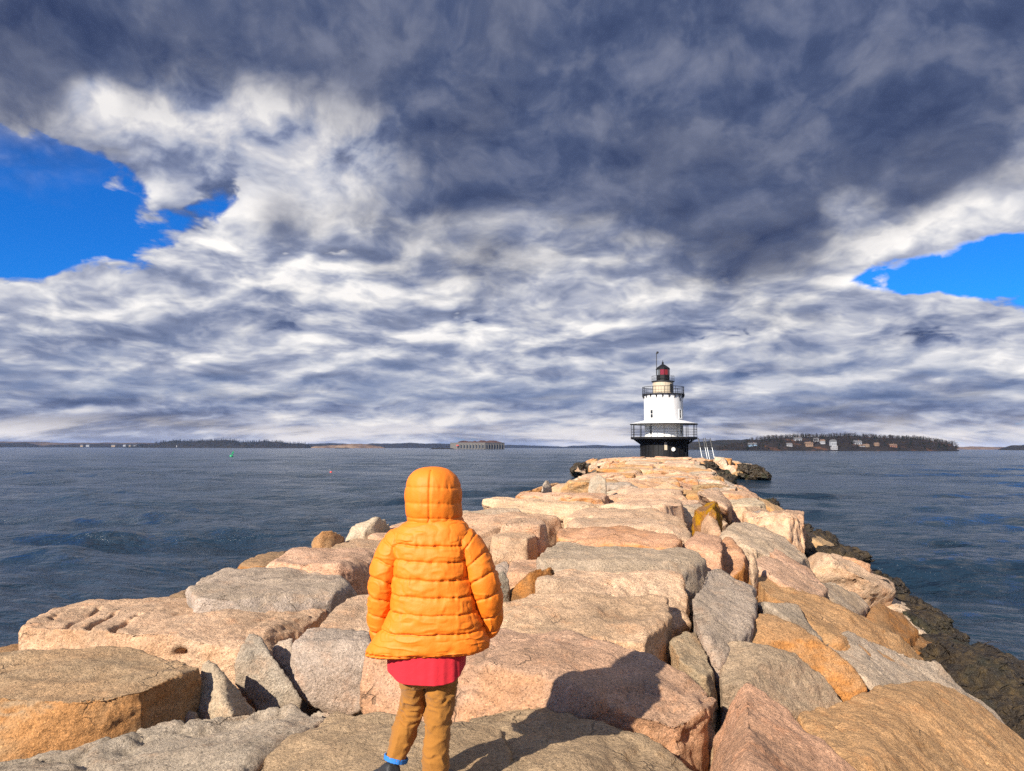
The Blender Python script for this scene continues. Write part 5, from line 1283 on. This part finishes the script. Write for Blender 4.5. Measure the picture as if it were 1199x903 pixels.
# hood
hrows = [(545.5, 503, 510, .01), (546.5, 495, 517, .04), (549, 487.5, 524.5, .072), (554, 481, 531, .100), (562, 476, 536.5, .120), (574, 473, 540, .132), (590, 473, 540, .130), (602, 474, 541, .120), (610, 476.5, 540.5, .106), (616, 481, 537, .094), (621, 486, 531, .08)]
hc_ = cr([(V(0, y, YP).z, (V(a, y, YP).x + V(b, y, YP).x) / 2, (V(b, y, YP).x - V(a, y, YP).x) / 2, d, .025) for y, a, b, d in hrows], 110)
def hood():
    n_ = len(hc_); c = np.cos(ANG); s = np.sin(ANG); Pg = np.zeros((n_, NA, 3))
    for i, (z, cx, a, b, oy) in enumerate(hc_):
        Pg[i, :, 0] = cx + a * sup(c, 2.08); Pg[i, :, 1] = YP + oy + b * sup(s, 2.08); Pg[i, :, 2] = z
    Q = Pg.reshape(-1, 3); sm = np.array([V(0, y, YP).z for y in (537, 569, 587, 604, 622)])
    z_ = Q[:, 2] + .006 * fbm(Q * np.array([9, 9, 0]), 2, 4)
    k = np.clip(np.searchsorted(-sm, -z_) - 1, 0, 3); u = np.clip((sm[k] - z_) / (sm[k] - sm[k + 1]), 0, 1)
    d = .0052 * (puff(u, .45) - .8)
    xm = np.abs(Q[:, 0] - hc_[40, 1]); back = Q[:, 1] < YP + .03
    d -= .008 * np.exp(-(xm / .005) ** 2) * back * (Q[:, 2] < V(0, 549, YP).z)
    d += .0015 * vnoise(Q * np.array([40, 40, 40]), 3) + .005 * fbm(Q * 6, 2, 2) + .003 * vnoise(Q * np.array([70, 70, 12]), 5) * np.exp(-np.minimum(u, 1 - u) / .2)
    nr_ = np.stack([np.tile(c, n_), np.tile(s, n_), np.zeros(n_ * NA)], 1)
    Pg = (Q + nr_ * d[:, None]).reshape(n_, NA, 3)
    keep = np.ones((n_, NA), bool)                                  # opening for the face
    front = (np.abs(((ANG - math.pi / 2 + math.pi) % (2 * math.pi)) - math.pi) < .72)
    for i in range(n_):
        if V(0, 603, YP).z < hc_[i, 0] < V(0, 556, YP).z: keep[i, front] = False
    o = grid_mesh('hood', Pg, M_jack, jacket, keep=keep, cap0=True)
    md = o.modifiers.new('thickness', 'SOLIDIFY'); md.thickness = .014; md.offset = -1
    return o
hood()
mb = MB(); nk = cr([(V(0, y, YP).z, (V(a, y, YP).x + V(b, y, YP).x) / 2, (V(b, y, YP).x - V(a, y, YP).x) / 2, d) for y, a, b, d in ((604, 482, 536, .10), (609, 480, 542, .104), (614, 479, 543, .104), (619, 483, 540, .095))], 20)
Pg = np.zeros((20, NA, 3))
for i, (z, cx, a, b) in enumerate(nk):
    Pg[i, :, 0] = cx + a * sup(np.cos(ANG), 2.3); Pg[i, :, 1] = YP + .02 + b * sup(np.sin(ANG), 2.3); Pg[i, :, 2] = z + .008 * np.sin(ANG * 3 + 1) 
Q = Pg.reshape(-1, 3); Pg[..., 0] += (.006 * fbm(Q * 14, 2, 3)).reshape(20, NA)
grid_mesh('collar', Pg, M_jack, jacket)
# hair cap over the crown, inside the hood
mb = MB(); mb.lathe([(.086, -.03), (.088, 0), (.084, .03), (.062, .062), (.02, .078)], 24); hcx = X(506, 582, .008) - BASE
mb.v = [(x * .98 + hcx.x, y * .98 + hcx.y - .004, z + hcx.z + .012) for x, y, z in mb.v]; mb.build('hair', M_hair, PERSON, True)
# shirt tail below the jacket
def shirt():
    n_ = 60; Pg = np.zeros((n_, NA, 3)); c = np.cos(ANG); s = np.sin(ANG)
    ztop = V(0, 742, YP - .1).z
    xa, xb = V(453.5, 780, YP).x, V(546, 780, YP).x; cx = (xa + xb) / 2; a = (xb - xa) / 2
    side = np.abs(c) ** 4.0
    zb_ = V(0, 801.5, YP - .11).z * (1 - side) + V(0, 778, YP).z * side
    for i in range(n_):
        u = i / (n_ - 1); z = ztop + (zb_ - ztop) * u
        k = 1 + .015 * u - .05 * np.clip(u - .6, 0, 1)
        Pg[i, :, 0] = cx + a * k * sup(c, 2.4); Pg[i, :, 1] = YP + .115 * k * sup(s, 2.4); Pg[i, :, 2] = z
    Q = Pg.reshape(-1, 3); fold = .010 * vnoise(Q * np.array([16, 16, 2.5]) + 9, 3) + .004 * vnoise(Q * np.array([40, 40, 6]), 5)
    amp = np.repeat(np.linspace(.3, 1.2, n_), NA)
    nr_ = np.stack([np.tile(c, n_), np.tile(s, n_), np.zeros(n_ * NA)], 1)
    Pg = (Q + nr_ * (fold * amp)[:, None]).reshape(n_, NA, 3)
    o = grid_mesh('shirt', Pg, M_shirt, PERSON); md = o.modifiers.new('thickness', 'SOLIDIFY'); md.thickness = .004; md.offset = -1
shirt()
# trousers: hips and two legs merged into one surface
def trousers():
    bm = bmesh.new()
    def addg(Pg):
        n_, na, _ = Pg.shape; vs = [bm.verts.new(tuple(p - np.array(BASE))) for p in Pg.reshape(-1, 3)]
        for i in range(n_ - 1):
            for k in range(na): bm.faces.new((vs[i * na + k], vs[i * na + (k + 1) % na], vs[(i + 1) * na + (k + 1) % na], vs[(i + 1) * na + k]))
        bm.faces.new(vs[:na][::-1]); bm.faces.new(vs[-na:])
    hip = np.zeros((8, 48, 3)); a = np.linspace(0, 2 * math.pi, 48, endpoint=False)
    for i, (y, l, r_, d) in enumerate(((742, 464, 540, .10), (755, 463, 540, .105), (768, 464, 539, .108), (780, 466, 537, .105), (788, 468, 535, .10), (794, 470, 534, .09), (798, 474, 530, .075), (800, 482, 522, .05))):
        hip[i, :, 0] = (V(l, y, YP).x + V(r_, y, YP).x) / 2 + (V(r_, y, YP).x - V(l, y, YP).x) / 2 * np.cos(a); hip[i, :, 1] = YP + d * np.sin(a); hip[i, :, 2] = V(0, y, YP).z
    addg(hip)
    k = YP / F
    for path in ([(486, 775, 0, 18, 1.3), (483.5, 800, .01, 14.6, 1.3), (484, 824, .04, 13.4, 1.25), (478, 845, .03, 13.6, 1.2), (472, 862, .01, 14.4, 1.15), (466, 880, -.01, 12.2, 1.1), (463.5, 889, -.015, 10.6, 1.1)],
                 [(517, 775, 0, 19, 1.3), (516, 800, 0, 17.6, 1.2), (514, 825, .005, 15.8, 1.15), (512, 850, .0, 15.0, 1.15), (510.5, 880, -.01, 14.8, 1.15), (510, 900, -.015, 14.4, 1.1), (510, 909, -.015, 12.6, 1.1)]):
        Pg, nn, L_, aa = tube_grid([tuple(X(px, py, dy)) + (r_ * k, r_ * k * q) for px, py, dy, r_, q in path], 60, 40); addg(Pg)
    bmesh.ops.recalc_face_normals(bm, faces=bm.faces[:])
    me = bpy.data.meshes.new('tmp'); bm.to_mesh(me); bm.free()
    o = bpy.data.objects.new('tmp', me); COL.objects.link(o); md = o.modifiers.new('r', 'REMESH'); md.mode = 'VOXEL'; md.voxel_size = .005
    sm = o.modifiers.new('s', 'SMOOTH'); sm.iterations = 5
    bpy.context.view_layer.update(); m2 = bpy.data.meshes.new_from_object(o.evaluated_get(bpy.context.evaluated_depsgraph_get())); bpy.data.objects.remove(o)
    n = len(m2.vertices); co = np.empty(n * 3); m2.vertices.foreach_get('co', co); co = co.reshape(-1, 3); no = np.empty(n * 3); m2.vertex_normals.foreach_get('vector', no); no = no.reshape(-1, 3)
    # creases: bunched behind the knees and above the ankles
    zk = X(0, 835).z; za = X(0, 882).z
    kn = np.exp(-((co[:, 2] - zk) / .05) ** 2) + .8 * np.exp(-((co[:, 2] - za) / .03) ** 2) + .6 * np.exp(-((co[:, 2] - X(0, 808).z) / .03) ** 2) + .25
    q = np.stack([co[:, 0] * 9, co[:, 1] * 9, co[:, 2] * 30 + 2.2 * fbm(co * 12, 2, 1)], 1)
    d = .012 * kn * (.5 - 1.6 * np.abs(vnoise(q, 6))) + .0055 * fbm(co * np.array([11, 11, 9]), 2, 8) + .005 * (1 - np.abs(vnoise(co * np.array([20, 20, 24]) + .5 * fbm(co * 10, 2, 41)[:, None], 18))) ** 6 + .002 * (.4 - np.abs(vnoise(co * np.array([38, 38, 60]), 9)))
    co += no * d[:, None]; m2.vertices.foreach_set('co', co.ravel()); m2.update(); m2.name = 'trousers'
    return mesh_obj('trousers', m2, M_trous, PERSON)
TR = trousers()
# shoes
def shoe(heel, yaw, pitch, mat_panel):
    root_ = heel - BASE; M = Matrix.Rotation(yaw, 3, 'Z') @ Matrix.Rotation(pitch, 3, 'X')
    prof = [(-.012, .024, .02), (0, .031, .085), (.03, .034, .092), (.06, .035, .085), (.10, .038, .066), (.14, .041, .052), (.175, .036, .044), (.197, .022, .034), (.204, .008, .024)]
    Pc = cr([(a, b, c) for a, b, c in prof], 40); n_, na = 40, 28; a = np.linspace(0, 2 * math.pi, na, endpoint=False); G_ = np.zeros((n_, na, 3))
    for i, (y, w_, h) in enumerate(Pc):
        h = max(h, .01); w_ = max(w_, .004)
        G_[i, :, 0] = w_ * sup(np.cos(a), 2.6); G_[i, :, 1] = y; G_[i, :, 2] = .014 + h / 2 + h / 2 * sup(np.sin(a), 2.6)
    G_ += (.0022 * fbm(G_.reshape(-1, 3) * 45, 2, 3)).reshape(n_, na)[..., None]
    up = np.array([M @ Vector(p) for p in G_.reshape(-1, 3)]).reshape(n_, na, 3) + np.array(root_) + np.array(BASE)
    o = grid_mesh('shoe', up, M_shoe, PERSON, cap0=True, cap1=True)
    S = np.zeros((12, 40, 3)); b_ = np.linspace(0, 2 * math.pi, 40, endpoint=False)
    ol = np.stack([.040 * np.sin(b_) * (1 - .18 * np.cos(b_)), .097 + .112 * -np.cos(b_)], 1)
    Sg = np.zeros((4, 40, 3))
    for i, (k_, z) in enumerate(((.93, 0), (1, .005), (1, .018), (.94, .024))): Sg[i, :, 0] = ol[:, 0] * k_; Sg[i, :, 1] = .097 + (ol[:, 1] - .097) * k_; Sg[i, :, 2] = z
    Sg = np.array([M @ Vector(p) for p in Sg.reshape(-1, 3)]).reshape(4, 40, 3) + np.array(root_) + np.array(BASE)
    grid_mesh('sole', Sg, M_sole, o, cap0=True, cap1=True)
    for sx in (-1, 1):                                               # pink panels on the heel and sides
        mb = MB(); tri = [(sx * .004, -.0185, .022), (sx * .030, -.004, .022), (sx * .012, -.0115, .070)] if True else []
        tri2 = [(p[0] * 1.0, p[1] - .004, p[2]) for p in tri]
        mb.add([M @ Vector(p) + root_ for p in tri] + [M @ Vector(p) + root_ for p in tri2], [(0, 2, 1), (3, 4, 5), (0, 1, 4, 3), (1, 2, 5, 4), (2, 0, 3, 5)]); mb.build('heel_panel', M_pink, o)
        mb = MB(); tri = [(sx * .0345, .03, .026), (sx * .041, .10, .026), (sx * .034, .06, .075)]; tri2 = [(p[0] + sx * .005, p[1], p[2]) for p in tri]
        mb.add([M @ Vector(p) + root_ for p in tri] + [M @ Vector(p) + root_ for p in tri2], [(0, 2, 1), (3, 4, 5), (0, 1, 4, 3), (1, 2, 5, 4), (2, 0, 3, 5)]); mb.build('side_panel', M_pink, o)
    return o
hl_ = X(461, 911, -.012); sh1 = shoe(Vector((hl_.x + .012, YP - .045, .040)), R(36), R(-12), M_pink)
hr_ = X(511, 918, -.05); sh2 = shoe(Vector((hr_.x, YP - .055, .0)), R(-8), 0, M_pink)
for path in ([(464.3, 885.5, -.012, 12.8, 1.1), (463, 891, -.015, 12.2, 1.1)], ):
    k = YP / F; C = [tuple(X(px, py, dy)) + (r_ * k, r_ * k * q) for px, py, dy, r_, q in path]
    Pg, nn, L_, aa = tube_grid([C[0], tuple(.5 * (p + q) for p, q in zip(C[0], C[1])), C[1]], 14, 40)
    Pg += nn * (.0025 * np.cos(aa * 20) + .002)[None, :, None]
    o = grid_mesh('ankle_cuff', Pg, M_blue, TR); md = o.modifiers.new('thickness', 'SOLIDIFY'); md.thickness = .004
# ------------------------------------------------------------------ air
HAZE = True
if HAZE:
    mb = MB(); mb.box((0, 1500, 40), (26000, 22000, 2 * (40 - SEA + 4.0))); mb.v = [(x, y, (SEA - 4.5) if z < 0 else 75.0) for x, y, z in mb.v]
    m = bpy.data.materials.new('haze'); m.use_nodes = True; nt = NT(m.node_tree); nt.n.clear()
    pv = nt.new('ShaderNodeVolumePrincipled'); pv.inputs['Color'].default_value = (.30, .50, 1.0, 1); pv.inputs['Density'].default_value = 0.000035; pv.inputs['Anisotropy'].default_value = .1
    out = nt.new('ShaderNodeOutputMaterial'); nt.l.new(pv.outputs[0], out.inputs['Volume'])
    o = mb.build('haze', m); tag(o, kind='stuff', label='thin bluish sea haze over the bay')
    SC.cycles.volume_bounces = 0

# ------------------------------------------------------------------ which far blocks show, and how large
bpy.context.view_layer.update()
dg = bpy.context.evaluated_depsgraph_get()
hz = bpy.data.objects.get('haze')
if hz: hz.hide_viewport = True; bpy.context.view_layer.update(); dg = bpy.context.evaluated_depsgraph_get()
hits = {}
org = Vector((0, 0, HC))
for py in list(np.arange(533, 600, .9)) + list(np.arange(600, 903, 3.0)):
    for px in np.arange(1, 1199, 2.0 if py < 600 else 4.0):
        ok, loc, nrm, idx, ob, mat = SC.ray_cast(dg, org, ray(px, py).normalized())
        if ok: hits[ob.name] = hits.get(ob.name, 0) + (1 if py < 600 else 6.7)
if hz: hz.hide_viewport = False
def weight(o): return hits.get(o.name, 0)
far = sorted(FAR, key=weight, reverse=True)
n_hand = len(ROCKS)
keep = [o for o in far if weight(o) >= 2][:292 - n_hand]
drop_ = [o for o in far if o not in set(keep)]
mv = []; mf = []; cols = {}
verts = []; faces = []; nb = 0
for o in drop_:
    t_, lat_ = TL(o.location)
    if weight(o) == 0 and t_ > 16: bpy.data.objects.remove(o); continue
    M = o.matrix_world; me = o.data; n = len(me.vertices)
    co = np.empty(n * 3); me.vertices.foreach_get('co', co); co = co.reshape(-1, 3) @ np.array(M.to_3x3()).T + np.array(M.translation)
    verts.append(co); faces += [tuple(i + nb for i in p.vertices) for p in me.polygons]; nb += n
    bpy.data.objects.remove(o)
if verts:
    me = bpy.data.meshes.new('rubble'); me.from_pydata(np.concatenate(verts).tolist(), [], faces); me.update()
    o = mesh_obj('rubble', me, GRANITE); paint(o, 'tan', .3, .3, 0, 5); tag(o, 'small bits of granite rubble filling the gaps between the blocks', 'rubble', kind='stuff')
for o in [q for q in COL.objects if q.name.startswith('weedy_boulder')]:
    if hits.get(o.name, 0) == 0 and rng.random() < .8: bpy.data.objects.remove(o)
bpy.context.view_layer.update()
print('kept blocks', len(keep), 'hand', n_hand)
